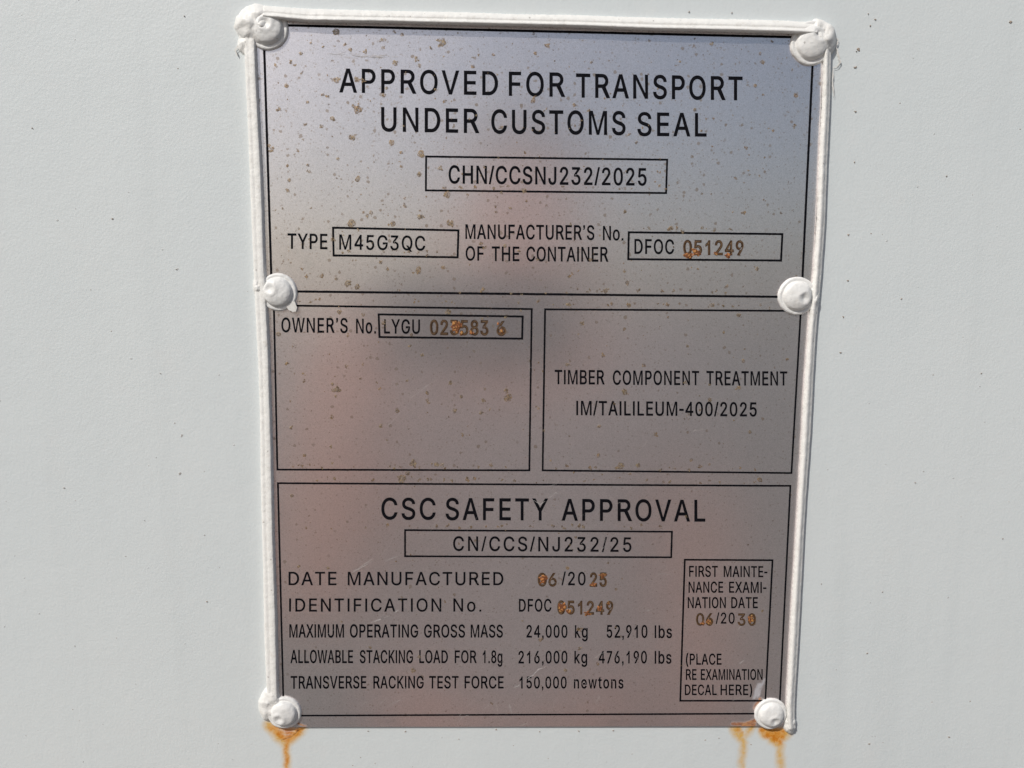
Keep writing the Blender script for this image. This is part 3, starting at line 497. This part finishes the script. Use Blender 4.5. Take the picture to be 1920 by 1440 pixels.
def glyph_mesh(ch, k, bold):
    """filled glyph, narrowed by k, with its outline grown by bold (in cap heights)"""
    key = (ch, round(k, 2), bold)
    if key in GM: return GM[key]
    V, Fc = [], []
    for piece in GLYPHS[ch][1].split('|'):
        loops = []
        for n, lp in enumerate(piece.split(';')):
            L = [tuple(map(int, q.split(','))) for q in lp.split()]
            L = [q for i, q in enumerate(L) if q != L[i-1]]
            L = grown([(x/CAPH*k, y/CAPH) for x, y in L], bold if n == 0 else -bold)
            loops.append(L)
        pts, ed = [], []
        for L in loops:
            o = len(pts); pts += [Vector(q) for q in L]; ed += [(o+i, o+(i+1) % len(L)) for i in range(len(L))]
        vs, _, fs, *_ = delaunay_2d_cdt(pts, ed, [], 0, 1e-6)
        o = len(V); V += [(v.x/k, v.y) for v in vs]
        for f in fs:
            cx = sum(vs[i].x for i in f)/len(f); cy = sum(vs[i].y for i in f)/len(f)
            if inside(cx, cy, loops): Fc.append(tuple(i+o for i in f))
    GM[key] = (V, Fc); return GM[key]
def word_mesh(s, track, k, bold):
    V, Fc = [], []; x = 0.0
    for ch in s:
        vs, fs = glyph_mesh(ch, k, bold); n = len(V)
        V += [(a+x, b) for a, b in vs]; Fc += [tuple(i+n for i in f) for f in fs]
        x += GLYPHS[ch][0]/CAPH + track
    return V, Fc
def words(items, h, bold):
    """each word: text, left x, right x, cap top and base line at its left and at its right, extra tracking in cap heights"""
    verts, faces = [], []
    for it in items:
        s, x0, x1, t0, b0, t1, b1 = it[:7]; track = it[7] if len(it) > 7 else 0.06
        raw = sum(GLYPHS[c][0]/CAPH+track for c in s)-track-0.2
        k = max(0.5, min(1.6, (x1-x0)/(b0-t0)/raw))
        bo = bold + max(-0.008, min(0.008, 0.03*(1-k)))
        vs, fs = word_mesh(s, track, k, round(bo, 3))
        mn = min(v[0] for v in vs); mx = max(v[0] for v in vs)
        off = len(verts)
        for v in vs:
            verts.append(quad_map([(x0,t0),(x1,t1),(x1,b1),(x0,b0)], (v[0]-mn)/(mx-mn), v[1], h))
        faces += [tuple(i+off for i in f) for f in fs]
    return verts, faces
def lettering(*items, bold=0.015):
    verts, faces = words(items, 0.00004, bold)
    return link('lettering', [jitter(v, 0.00003) for v in verts], faces, M_INK, plate)

lettering(('APPROVED',636,934,129,172.5,134.5,178,0.15), ('FOR',954,1060,135,179,137,181,0.15), ('TRANSPORT',1080,1392.5,138.5,182,144.5,187.5,0.15))
lettering(('UNDER',714.5,899,201.5,245.5,205,249,0.15), ('CUSTOMS',921,1173,206,249.5,209.5,252.5,0.15), ('SEAL',1195,1325,211,254,213,255.5,0.15))
lettering(('CHN/CCSNJ232/2025',841,1212.5,310.5,343.5,316,347.5,0.09))
lettering(('TYPE',539,614,438,466,439,467,0.07))
lettering(('M45G3QC',636,797.5,440,467.5,443,469.5,0.11))
lettering(('MANUFACTURER’S',872.5,1114.5,421,447.5,423,449.5,0.07), ('No.',1130.5,1169,424,450,424.5,450.5,0.07))
lettering(('OF',873,907.5,462,488,462.5,488.5,0.07), ('THE',922,974,462.5,489,463,489.3,0.07), ('CONTAINER',987,1141,463,489.5,463.5,490.3,0.07))
lettering(('DFOC',1189.5,1264,448.5,475.5,449.5,476,0.11))
lettering(('OWNER’S',527.5,652,596,622.5,597,624,0.11), ('No.',667.5,705,598,624.5,598.5,625,0.09))
lettering(('LYGU',720,787.5,599,625,599.5,625.5,0.11))
lettering(('TIMBER',1040,1134,694,720,694.5,720.5,0.07), ('COMPONENT',1149,1311,695,721,696,721.8,0.11), ('TREATMENT',1324.5,1476,696,722,697,722.5,0.09))
lettering(('IM/TAILILEUM-400/2025',1080.5,1419,752,778,755,780.5,0.09))
lettering(('CSC',715,817,934,973.5,934.5,974,0.13), ('SAFETY',835.5,1028,934.5,974.5,935.5,975.2,0.15), ('APPROVAL',1053,1322.5,936,975.5,938,977.5,0.15))
lettering(('CN/CCS/NJ232/25',849.5,1184,1006,1032.5,1008,1034.5,0.18))
lettering(('DATE',541,631,1072.5,1097,1072.5,1097,0.09), ('MANUFACTURED',652,944,1072.5,1097,1073,1097,0.11))
lettering(('/20',1052.5,1098,1072.5,1097,1073,1097,0.13))
lettering(('IDENTIFICATION',542,827.5,1122.5,1146.5,1122.5,1146.5,0.15), ('No.',850,902.5,1122.5,1146.5,1122.5,1146.5,0.18))
lettering(('DFOC',973,1034,1123.5,1146.5,1123.5,1146.5,0.11))
lettering(('MAXIMUM',542.5,645,1171,1195,1171,1195), ('OPERATING',656,784,1171,1195,1171.5,1195), ('GROSS',795,872,1171.5,1195,1171.5,1195), ('MASS',882.5,943,1171.5,1195,1172,1195))
lettering(('24,000',987,1064,1172.5,1195,1172.5,1195.5,0.11), ('kg',1078,1102,1172.5,1195.5,1172.5,1195.5,0.11))
lettering(('52,910',1137.5,1214,1172.5,1195.5,1172.5,1195.5,0.11), ('lbs',1227.5,1260,1173,1196,1173,1196,0.11))
lettering(('ALLOWABLE',544.5,662,1219,1243,1219.5,1243), ('STACKING',674.5,774.5,1219.5,1243,1219.5,1243), ('LOAD',786,840,1219.5,1243,1220,1243), ('FOR',852.5,894,1220,1243,1220,1243), ('1.8g',905,942,1220,1243,1220,1243))
lettering(('216,000',972,1064,1221,1243.5,1221,1243.5,0.11), ('kg',1077,1101,1221,1243.5,1221,1243.5,0.11))
lettering(('476,190',1122.5,1213,1221,1243.5,1221,1243.5,0.11), ('lbs',1227.5,1259,1221,1244,1221,1244,0.11))
lettering(('TRANSVERSE',545,687,1268,1291,1268,1290.5), ('RACKING',700,794.5,1268,1290.5,1268,1290.5), ('TEST',804.5,860,1268,1290.5,1268,1290.5), ('FORCE',871,944.5,1268,1290.5,1268.5,1290.5))
lettering(('150,000',974,1062.5,1269,1290.5,1269,1290.5,0.11), ('newtons',1076,1169,1268.5,1290.5,1268.5,1290.5,0.15))
lettering(('FIRST',1292,1346,1061.5,1081,1061.5,1081.5), ('MAINTE-',1357,1439,1061.5,1081.5,1062,1082))
lettering(('NANCE',1291,1356,1091,1111,1091,1111), ('EXAMI-',1367,1437,1091,1111,1091.5,1111.5))
lettering(('NATION',1289.5,1361,1120,1140,1120,1140), ('DATE',1371,1421,1120,1140,1120,1140))
lettering(('/20',1342,1377.5,1149,1169,1149,1169,0.11))
lettering(('(PLACE',1286,1353,1226,1246,1226,1246))
lettering(('RE',1286,1306,1255,1274.5,1255,1274.5), ('EXAMINATION',1314,1430,1255,1274.5,1255,1274.5))
lettering(('DECAL',1284,1344,1284,1303,1284,1303), ('HERE)',1351,1410.5,1284,1303,1284,1303))

def blob(cx, cy, r, asp=1.0, ang=0.0, h=0.00006, seed=0, rag=0.35, n=20, base=0.0):
    """irregular low crust: a rim at the plate and a raised middle"""
    vs = []
    for q, hh in ((1.0, 0.00003), (0.72, h), (0.0, h*1.1)):
        for i in range(n if q else 1):
            a = 2*math.pi*i/n
            rr = r*q*(1 + rag*noise.noise(Vector((math.cos(a)*1.3+seed*3.7, math.sin(a)*1.3, seed*1.9)))*1.8
                      + rag*0.5*noise.noise(Vector((math.cos(a)*3.5, math.sin(a)*3.5+seed*2.3, seed*5.1))))
            x, y = rr*math.cos(a)*asp, rr*math.sin(a)
            vs.append(at(cx+x*math.cos(ang)-y*math.sin(ang), cy+x*math.sin(ang)+y*math.cos(ang), base+hh))
    fs = [(i, n+i, n+(i+1) % n, (i+1) % n) for i in range(n)] + [(n+i, 2*n, n+(i+1) % n) for i in range(n)]
    return vs, fs
def join(parts):
    V, Fc = [], []
    for vs, fs in parts:
        o = len(V); V += vs; Fc += [tuple(i+o for i in f) for f in fs]
    return V, Fc

# numbers punched into the steel, their grooves gone rusty
def stamped(*items, blisters=()):
    vo, fo = words(items, 0.00005, 0.038)
    o = link('stamped_number', [jitter(v, 0.00008) for v in vo], fo, M_STAMP, plate)
    tag(o, 'rusty brown punched digits')
    vi, fi = words(items, 0.00008, -0.030)
    link('groove_floor', [jitter(v, 0.00006) for v in vi], fi, M_STAMP_IN, o)
    for k, b in enumerate(blisters):
        cx, cy, r, asp, ang = b
        q = link('rust_blister', *blob(cx, cy, r, asp, ang, 0.00025, seed=cx*0.37, rag=0.5, n=36), M_BLISTER, o)
stamped(('051249',1281,1394.5,451,477,452,478,0.07), blisters=((1292,479,5,1.4,0.1),(1307,474,6,1.5,0.2),(1343,475,3,1.6,0.1),(1366,479,4,1.3,0.3)))
stamped(('023583',806,916,600.5,627,601.5,628,0.07), ('6',931,949,602.5,628.5,602.5,629), blisters=((853,613,11,0.75,-0.35),(860,609,7,1,0),(940,622,4.5,0.9,0.4),(934,607,3,0.8,0.2),(884,624,3.5,1.2,0.1),(866,625,4,0.9,0.5)))
stamped(('06',1008,1044,1075,1098.5,1075,1099,0.00), blisters=((1018,1087,9,0.85,0.3),))
stamped(('25',1106,1138,1074.5,1099,1074.5,1099.5,0.11), blisters=((1130,1079,4,1.6,0.1),(1113,1096,4,1.4,0.1)))
stamped(('051249',1045,1150,1127,1151,1128,1152,0.11), blisters=((1054,1139,10,0.85,0.2),(1125,1142,5,1,0.5),(1101,1150,4,1.5,0.1),(1066,1146,4,1,0.3),(1141,1132,3.5,1,0.4)))
stamped(('06',1305,1337.5,1150.5,1172,1150.5,1172.5,0.00), blisters=((1330,1166,5,1,0.2),(1318,1168,4,1,0.2)))
stamped(('30',1383,1417.5,1151,1172.5,1151,1172.5,0.11), blisters=((1408,1161,7,0.9,-0.4),))

# corrosion spots on the face of the plate
SPOTS = '''631,60,7 564,100,5 606,88,3 685,97,5 716,75,5 754,65,4 830,79,8 631,151,7 741,118,7 537,161,5 605,178,4 577,192,4 523,205,5 672,205,9
624,223,5 659,257,7 734,267,6 790,288,8 510,280,6 671,335,7 577,310,4 539,311,4 542,338,4 580,322,3 572,234,4 634,298,4 786,327,5 545,116,4 656,92,4
786,122,5 752,286,4 720,179,4 834,190,4 1000,189,6 1077,197,4 1004,100,4 825,316,5 839,365,7 887,125,4 939,239,4 1180,252,4 1109,117,3 987,377,3 1172,397,4
845,419,8 891,351,4 1335,82,5 1429,116,5 1416,161,4 1492,179,5 1489,236,5 1303,206,4 1275,116,3 1399,277,4 1379,334,4 1315,245,3 659,419,9 737,420,6
787,407,6 603,517,5 631,523,4 652,531,7 670,538,6 785,507,7 727,505,4 714,492,4 696,399,4 831,501,4 905,544,5 636,585,5 681,590,4 840,585,6 522,626,5
632,730,8 537,682,4 792,666,4 567,504,3 560,429,3 1136,545,6 1171,509,4 1176,531,5 947,461,4 1067,571,5 1147,569,4 1180,573,4 1171,617,4 1170,732,5 1207,685,4
1131,667,4 1259,427,5 1395,399,5 1336,572,4 1252,571,4 1385,591,5 1394,677,4 1384,727,5 1317,427,4 622,782,6 712,729,4 745,771,5 801,737,5 865,744,4 907,751,5
952,746,8 852,770,5 714,799,5 754,896,10 819,871,6 775,870,7 547,929,4 890,897,4 545,802,4 726,825,3 921,872,4 571,854,4 570,714,4 1164,874,8 1196,873,5 1231,815,5
1122,854,5 1124,799,4 1171,735,6 1406,810,4 1425,900,5 1037,986,4 1331,750,5 1330,871,3 560,1062,4 775,1257,5 694,1214,3 615,1065,3 1014,1199,5 1121,1245,4 1064,1065,4
1155,1105,3 1087,1216,4 1060,1257,4'''
parts = []
for i, t in enumerate(SPOTS.split()):
    x, y, r = map(float, t.split(','))
    k = random.randint(1, 3) if r >= 6 else 1
    for q in range(k):
        rr = r*0.85 if q == 0 else r*random.uniform(0.3, 0.5)
        dx, dy = (0, 0) if q == 0 else (random.gauss(0, r*0.9), random.gauss(0, r*0.9))
        parts.append(blob(x+dx, y+dy, rr, random.uniform(0.75, 1.15), random.uniform(0, 3), 0.00008, seed=i*1.7+q, rag=random.choice((0.2, 0.3, 0.55)), n=18))
n = 0
while n < 620:
    x, y = random.uniform(515, 1500), random.uniform(60, 1330)
    dens = (1-y/1500)**1.3*(1.15-0.6*(x-500)/1000)*(0.35+1.3*max(0, noise.noise(Vector((x*0.008, y*0.008, 3)))+0.4))
    if random.random() > dens: continue
    if x > 1500-(y-100)*0.04: continue
    r = min(4.5, 0.8+random.expovariate(1/0.8)); n += 1
    parts.append(blob(x, y, r, random.uniform(0.6, 1.3), random.uniform(0, 3), 0.00006, seed=n*2.3+50, rag=0.6, n=12))
for (x0, y0, x1, y1, m) in ((560,565,1440,573,26), (560,897,1440,902,26), (540,873,980,877,14), (1030,876,1440,880,16), (720,985,1260,990,22), (1060,543,1430,548,16), (640,470,840,475,12), (820,350,1230,354,12), (1190,430,1440,434,12)):
    for k in range(m):
        t = random.random(); parts.append(blob(x0+(x1-x0)*t, y0+(y1-y0)*t+random.gauss(0, 1.8), random.uniform(1.0, 3.2), random.uniform(0.7, 1.5), random.uniform(0, 3), 0.00006, seed=k*1.3+x0, rag=0.6, n=12))
o = link('corrosion_spots', *join(parts), M_SPECK, plate); tag(o, 'small ochre corrosion spots', kind='stuff')

# bright hairline scratches, most of them in the lower half
LINES = ['984,1274 1000,1266 1010,1255 1024,1250;1.3', '964,1290 975,1284;1.4', '954,1319 960,1338;1', '976,1361 990,1355;1', '928,1312 934,1338;0.7', '1112,1236 1127,1225 1137,1223;0.7',
 '660,1074 678,1064 700,1052;0.7', '702,1166 730,1155;0.8', '675,1325 688,1316;0.7', '710,1320 726,1310;0.8', '728,1325 745,1315 757,1309;0.7', '905,1332 918,1320;0.6',
 '659,1075 680,1060 702,1045;0.6', '722,1053 747,1042;0.7', '690,1170 727,1156;0.7', '1029,935 1040,924 1046,925;1.1', '1000,938 1014,946 1022,940;1', '726,800 752,772;0.7', '767,748 825,707;0.6',
 '1297,810 1305,807 1322,805;0.6', '1205,838 1214,827;0.6', '1210,1148 1222,1142;0.8', '1382,1182 1390,1174;0.8', '1384,1246 1396,1238;0.7', '1115,1318 1128,1303;0.5', '740,1148 748,1143;1.2', '858,1345 866,1338;0.6',
 '1176,1280 1186,1266;0.5', '1294,1345 1298,1358;0.6', '894,1094 905,1074;0.6', '983,1103 994,1090;0.6', '855,1362 866,1345 880,1340;0.6']
parts = []
def hair(pts, w):
    P = [at(x, y, 0.00011) for x, y in pts]; Q = []
    for i in range(len(P)-1):
        for k in range(6): Q.append(P[i].lerp(P[i+1], k/6))
    Q.append(P[-1])
    Q = [q+Vector((noise.noise(q*900)*0.0003, 0, noise.noise(q*900+Vector((9,9,9)))*0.0003)) for q in Q]
    vs = []; n = len(Q)
    for i, q in enumerate(Q):
        d = (Q[min(i+1, n-1)]-Q[max(i-1, 0)]).normalized(); s = Vector((-d.z, 0, d.x))
        ww = w*PX*0.5*(0.25+0.75*math.sin(math.pi*(i+0.5)/n))*random.uniform(0.5, 1.2)
        vs += [q-s*ww, q+s*ww]
    return vs, [(2*i, 2*i+2, 2*i+3, 2*i+1) for i in range(n-1)]
for L in LINES:
    p, w = L.split(';'); parts.append(hair([tuple(map(float, q.split(','))) for q in p.split()], float(w)*1.15))
for i in range(120):
    x = random.uniform(545, 1455); y = 600+740*math.sqrt(random.random()); a = random.gauss(-0.55, 0.5); l = random.expovariate(1/12)+5
    if x > 1400: x -= 40
    bx, by = random.gauss(0, l*0.15), random.gauss(0, l*0.15)
    parts.append(hair([(x, y), (x+l*0.5*math.cos(a)+bx, y+l*0.5*math.sin(a)+by), (x+l*math.cos(a), y+l*math.sin(a))], random.uniform(0.15, 0.4)))
for i in range(16):
    x = random.uniform(610, 740); y = 99+(x-610)*0.07+random.gauss(0, 3.0); l = random.uniform(6, 28)
    parts.append(hair([(x, y), (x+l, y+l*0.06)], random.uniform(0.4, 0.9)))
o = link('scratches', *join(parts), M_SCRATCH, plate); tag(o, 'fine bright hairline scratches', kind='stuff')

# ------------------------------------------------------------------ painted rivets
def rivet(cx, cy, rpx, dx, dy, seed, label, h=0.0031):
    """low dome with a thin flange, thick paint and a dent near its middle"""
    hb = h*0.35
    c = at(cx, cy, hb); c.y = -PT
    R = rpx*PX*0.985; n = 64
    dv = at(cx+dx, cy+dy, h) - at(cx, cy, h)
    rings = [(1.0, -0.0004), (1.01, 0.0003), (0.985, 0.00075), (0.93, 0.00098), (0.87, 0.00100), (0.82, 0.00085), (0.78, 0.00095), (0.76, 0.0014)]
    for q in [0.70-0.05*i for i in range(14)]: rings.append((q, None))
    vs = []
    for q, hh in rings:
        for i in range(n):
            a = 2*math.pi*i/n
            wob = 1 + 0.035*noise.noise(Vector((math.cos(a)*1.4+seed, math.sin(a)*1.4, seed*2))) + 0.012*noise.noise(Vector((math.cos(a)*5+seed, math.sin(a)*5, seed)))
            x, z = q*R*wob*math.cos(a), q*R*wob*math.sin(a)
            y = hh if hh is not None else 0.0014+(h-0.0014)*math.sqrt(max(0, 1-((q/0.76)**2)))
            if hh is None or hh > 0.0005:
                d = math.hypot(x-dv.x, z-dv.z)/R
                y -= 0.00065*math.exp(-(d/0.19)**2) - 0.00020*math.exp(-((d-0.33)/0.12)**2)
                y += 0.00026*noise.noise(Vector((x*200+seed*7, z*200, seed))) + 0.00006*noise.noise(Vector((x*800, z*800+seed*3, 1)))
            vs.append(Vector((c.x+x, c.y-y, c.z+z)))
    k = len(rings); fs = [(r*n+i, r*n+(i+1) % n, (r+1)*n+(i+1) % n, (r+1)*n+i) for r in range(k-1) for i in range(n)]
    cen = len(vs); ring = vs[(k-1)*n:]; vs.append(sum(ring, Vector())/n)
    fs += [((k-1)*n+i, (k-1)*n+(i+1) % n, cen) for i in range(n)]
    o = link('rivet', vs, fs, M_RIVET, plate, smooth=True)
    o['label'] = label; o['group'] = 'white painted rivets round the plate'
    return o
rivet(501, 53, 36.5, -2, -8, 1.3, 'upper left rivet half buried in lumpy sealant')
rivet(1523, 80, 39.5, 12, -14, 2.6, 'upper right rivet with a small dimple')
rivet(521, 548, 35.5, -14, -7, 3.9, 'middle left rivet with a paint flake at its lower edge')
rivet(1496, 555, 36.5, 9, 4, 5.2, 'middle right rivet with a dented centre')
rivet(532, 1338, 34, -8, 8, 6.5, 'lower left rivet with rust beneath')
rivet(1446, 1340, 33, 5, 10, 7.8, 'lower right rivet with an orange rusty rim')
# ragged flake of paint stuck to the middle left rivet
def flake():
    pts = [(536,574),(548,564),(553,566),(555,572),(557,576),(555,584),(549,585),(541,581)]
    vs = [at(x, y, 0.0012) for x, y in pts]+[at(x, y, 0.0001) for x, y in pts]; n = len(pts)
    fs = [tuple(range(n))[::-1]]+[(i, (i+1) % n, n+(i+1) % n, n+i) for i in range(n)]
    o = link('paint_flake', vs, fs, M_FLAKE, plate); o['label'] = 'ragged white paint flake beside the middle left rivet'
flake()

# ------------------------------------------------------------------ sealant round three edges
bead = empty('sealant_bead', at(470, 700, -PT))
tag(bead, 'white painted sealant bead running round three edges of the steel plate', 'sealant')

def strip(name, pts, prof, seed, side):
    """sweep a profile (offset in pixels, height in metres) along a photo polyline; side = direction of +offset"""
    P = []
    for i in range(len(pts)-1):
        (x0, y0), (x1, y1) = pts[i], pts[i+1]; n = max(4, int(math.hypot(x1-x0, y1-y0)/2.5))
        for k in range(n): P.append((x0+(x1-x0)*k/n, y0+(y1-y0)*k/n))
    P.append(pts[-1])
    # smooth the corners of the polyline
    for _ in range(40):
        P = [P[0]]+[((P[i-1][0]+2*P[i][0]+P[i+1][0])/4, (P[i-1][1]+2*P[i][1]+P[i+1][1])/4) for i in range(1, len(P)-1)]+[P[-1]]
    vs = []; m = len(prof)
    for i, (x, y) in enumerate(P):
        s = i*2.5
        wav = 0.9*noise.noise(Vector((s*0.006, seed, 0)))+0.3*noise.noise(Vector((s*0.04, seed, 3)))
        wid = 1+0.12*noise.noise(Vector((s*0.005, seed, 7)))
        hk = 1+0.07*noise.noise(Vector((s*0.02, seed, 11)))
        for j, (o, hh) in enumerate(prof):
            e = 1.1*noise.noise(Vector((s*0.22, seed, j*3.1)))+0.8*noise.noise(Vector((s*0.6, seed, j*1.1))) if j in (0, 1, m-2, m-1) else 0.25*noise.noise(Vector((s*0.15, seed, j*2.1)))
            oo = o*wid+wav+e
            hv = hh*hk if hh > 0 else hh
            p = at(x+side[0]*oo, y+side[1]*oo, hv*0.5); p.y = -PT-hv
            vs.append(p)
    n = len(P)
    fs = [(i*m+j, i*m+j+1, (i+1)*m+j+1, (i+1)*m+j) for i in range(n-1) for j in range(m-1)]
    fs += [tuple(range(m))[::-1], tuple((n-1)*m+j for j in range(m))]
    o = link(name, vs, fs, M_BEAD, bead, smooth=True)
    bm = bmesh.new(); bm.from_mesh(o.data); bmesh.ops.recalc_face_normals(bm, faces=bm.faces); bm.to_mesh(o.data); bm.free()
    return o
side_prof = [(-14,-0.0016),(-13.3,-0.0006),(-12.3,0.0004),(-10.5,0.0010),(-7,0.0012),(-4,0.00112),(-3,0.00118),(-1,0.00145),(3,0.00155),(6,0.00158),(7.5,0.00148),(9.5,0.00085),(10.8,0.0003),(11.2,-0.0003)]
o = strip('side_strip', [(470.5,60),(471,100),(478,250),(484.5,400),(490,540),(497,680),(504.5,1000),(511,1250),(513,1318)], side_prof, 2.0, (1, 0))
right_prof = [(-8.3,-0.0003),(-8,0.0004),(-7,0.0012),(-5,0.0018),(-2.5,0.0020),(0,0.0018),(3,0.0012),(4.6,0.0008),(6,0.0008),(7.6,0.0004),(9,-0.0006),(9.4,-0.0016)]
o = strip('side_strip', [(1551,70),(1548,200),(1541,360),(1539,420),(1531.5,530),(1524,600),(1515,740),(1506,900),(1497.5,1045),(1489,1200),(1483,1310),(1482,1345),(1484,1366)], right_prof, 5.0, (1, 0))
top_prof = [(-15,-0.0016),(-14.3,-0.0005),(-12,0.0006),(-8,0.0014),(-4,0.0019),(-1,0.00205),(0.6,0.0019),(2.2,0.0023),(5,0.0029),(7.5,0.0031),(9.3,0.0027),(10.4,0.0016),(10.8,0.0006),(10.9,-0.0003)]
o = strip('top_strip', [(495,24),(570,31),(900,37.5),(1180,45.5),(1480,53),(1530,56)], top_prof, 8.0, (0, 1))

def lump(cx, cy, rx_, ry_, h, seed, flat=2.2):
    """irregular gob of paint-covered sealant on the wall"""
    n, k = 48, 9; vs = []
    for r in range(k):
        q = 1-r/k
        for i in range(n):
            a = 2*math.pi*i/n
            w = 1+0.20*noise.noise(Vector((math.cos(a)*1.2+seed, math.sin(a)*1.2, seed)))+0.07*noise.noise(Vector((math.cos(a)*4+seed, math.sin(a)*4, seed)))
            x, y = cx+rx_*q*w*math.cos(a), cy+ry_*q*w*math.sin(a)
            hv = -PT-0.0003 if r == 0 else -PT+(h+PT)*(1-q**flat)**0.55
            hv += 0.0006*noise.noise(Vector((x*0.06, y*0.06, seed)))*(1-q**6)*1.6 + 0.00025*noise.noise(Vector((x*0.2, y*0.2, seed)))*(1-q**6)
            p = at(x, y, max(hv, -PT)*0.5); p.y = -PT-hv; vs.append(p)
    fs = [(r*n+i, r*n+(i+1) % n, (r+1)*n+(i+1) % n, (r+1)*n+i) for r in range(k-1) for i in range(n)]
    c = len(vs); vs.append(sum(vs[(k-1)*n:], Vector())/n); fs += [((k-1)*n+i, (k-1)*n+(i+1) % n, c) for i in range(n)]
    o = link('sealant_lump', vs, fs, M_BEAD, bead, smooth=True)
    bm = bmesh.new(); bm.from_mesh(o.data); bmesh.ops.recalc_face_normals(bm, faces=bm.faces)
    bm.to_mesh(o.data); bm.free()
    return o
lump(481, 45, 42, 40, 0.0029, 1.0)
lump(458, 78, 14, 26, 0.0008, 4.0)
lump(1541, 72, 29, 38, 0.0027, 9.0)
lump(1527, 562, 9, 40, 0.0018, 21.0)
lump(484, 535, 12, 22, 0.0012, 12.0)
lump(508, 1320, 24, 34, 0.0017, 15.0)
lump(1481, 1358, 13, 20, 0.0014, 18.0)

# ------------------------------------------------------------------ flecks of dirt stuck to the wall
FLECKS = '''1610,92,5 1604,126,3 1604,209,2.4 1602,304,2.4 1591,440,3 1590,526,3.2 1581,594,3.4 1576,661,2.6 1626,1225,2 1895,41,5 1606,96,2 1641,36,2.6 1632,48,2.2
1628,26,2 1292,22,2 1372,24,2 345,30,2 388,1128,2 1540,1095,1.6 1690,560,2 1775,330,2 1840,700,2 1716,905,1.8 210,410,2 120,915,1.8 300,700,1.6 1880,1010,2 1655,1110,1.6 60,240,2
330,505,1.8 1780,1382,2 690,1371,1.8 760,1372,2.2 930,1368,2 1012,1372,2 1085,1371,1.8 1150,1370,2 1630,1395,2 1348,1384,2 860,1386,1.6'''
parts = []
for i, t in enumerate(FLECKS.split()):
    x, y, r = map(float, t.split(',')); parts.append(blob(x, y, r*0.5, random.uniform(1.0, 1.8), random.uniform(-0.5, 0.5), 0.0003, seed=i*2.1, rag=0.6, n=14, base=-PT))
for i in range(40):
    x, y = random.choice(((random.uniform(5, 430), random.uniform(5, 1435)), (random.uniform(1575, 1915), random.uniform(5, 1435)), (random.uniform(560, 1420), random.uniform(1372, 1438))))
    parts.append(blob(x, y, random.uniform(0.4, 1.0), random.uniform(1.0, 1.8), random.uniform(-0.6, 0.6), 0.0001, seed=i*1.9+7, rag=0.5, n=10, base=-PT))
M_FLECK = plain('dirt_fleck', (0.50, 0.42, 0.36), 0.9, (0.34, 0.28, 0.23), 900, 0.1)
o = link('dirt_flecks', *join(parts), M_FLECK, WALL); tag(o, 'small brown flecks of dirt', kind='stuff')

# loose shreds of paint hanging beside the upper right corner
def shred(pts, w):
    vs, fs = hair(pts, w); n = len(vs)
    lo = [Vector((v.x, -0.0003, v.z)) for v in vs]; vs = [Vector((v.x, -0.0008, v.z)) for v in vs]
    return lo+vs, [tuple(i+n for i in f) for f in fs]+fs
o = link('paint_shreds', *join([shred([(1567,66),(1573,74),(1569,86),(1574,104),(1577,116),(1571,124),(1564,125)], 2.6), shred([(1564,126),(1562,150),(1565,180)], 2.0), shred([(446,84),(440,92),(443,104)], 2.6), shred([(1322,52),(1330,44),(1338,40)], 1.0)]), M_FLAKE, bead)
o['kind'] = 'stuff'
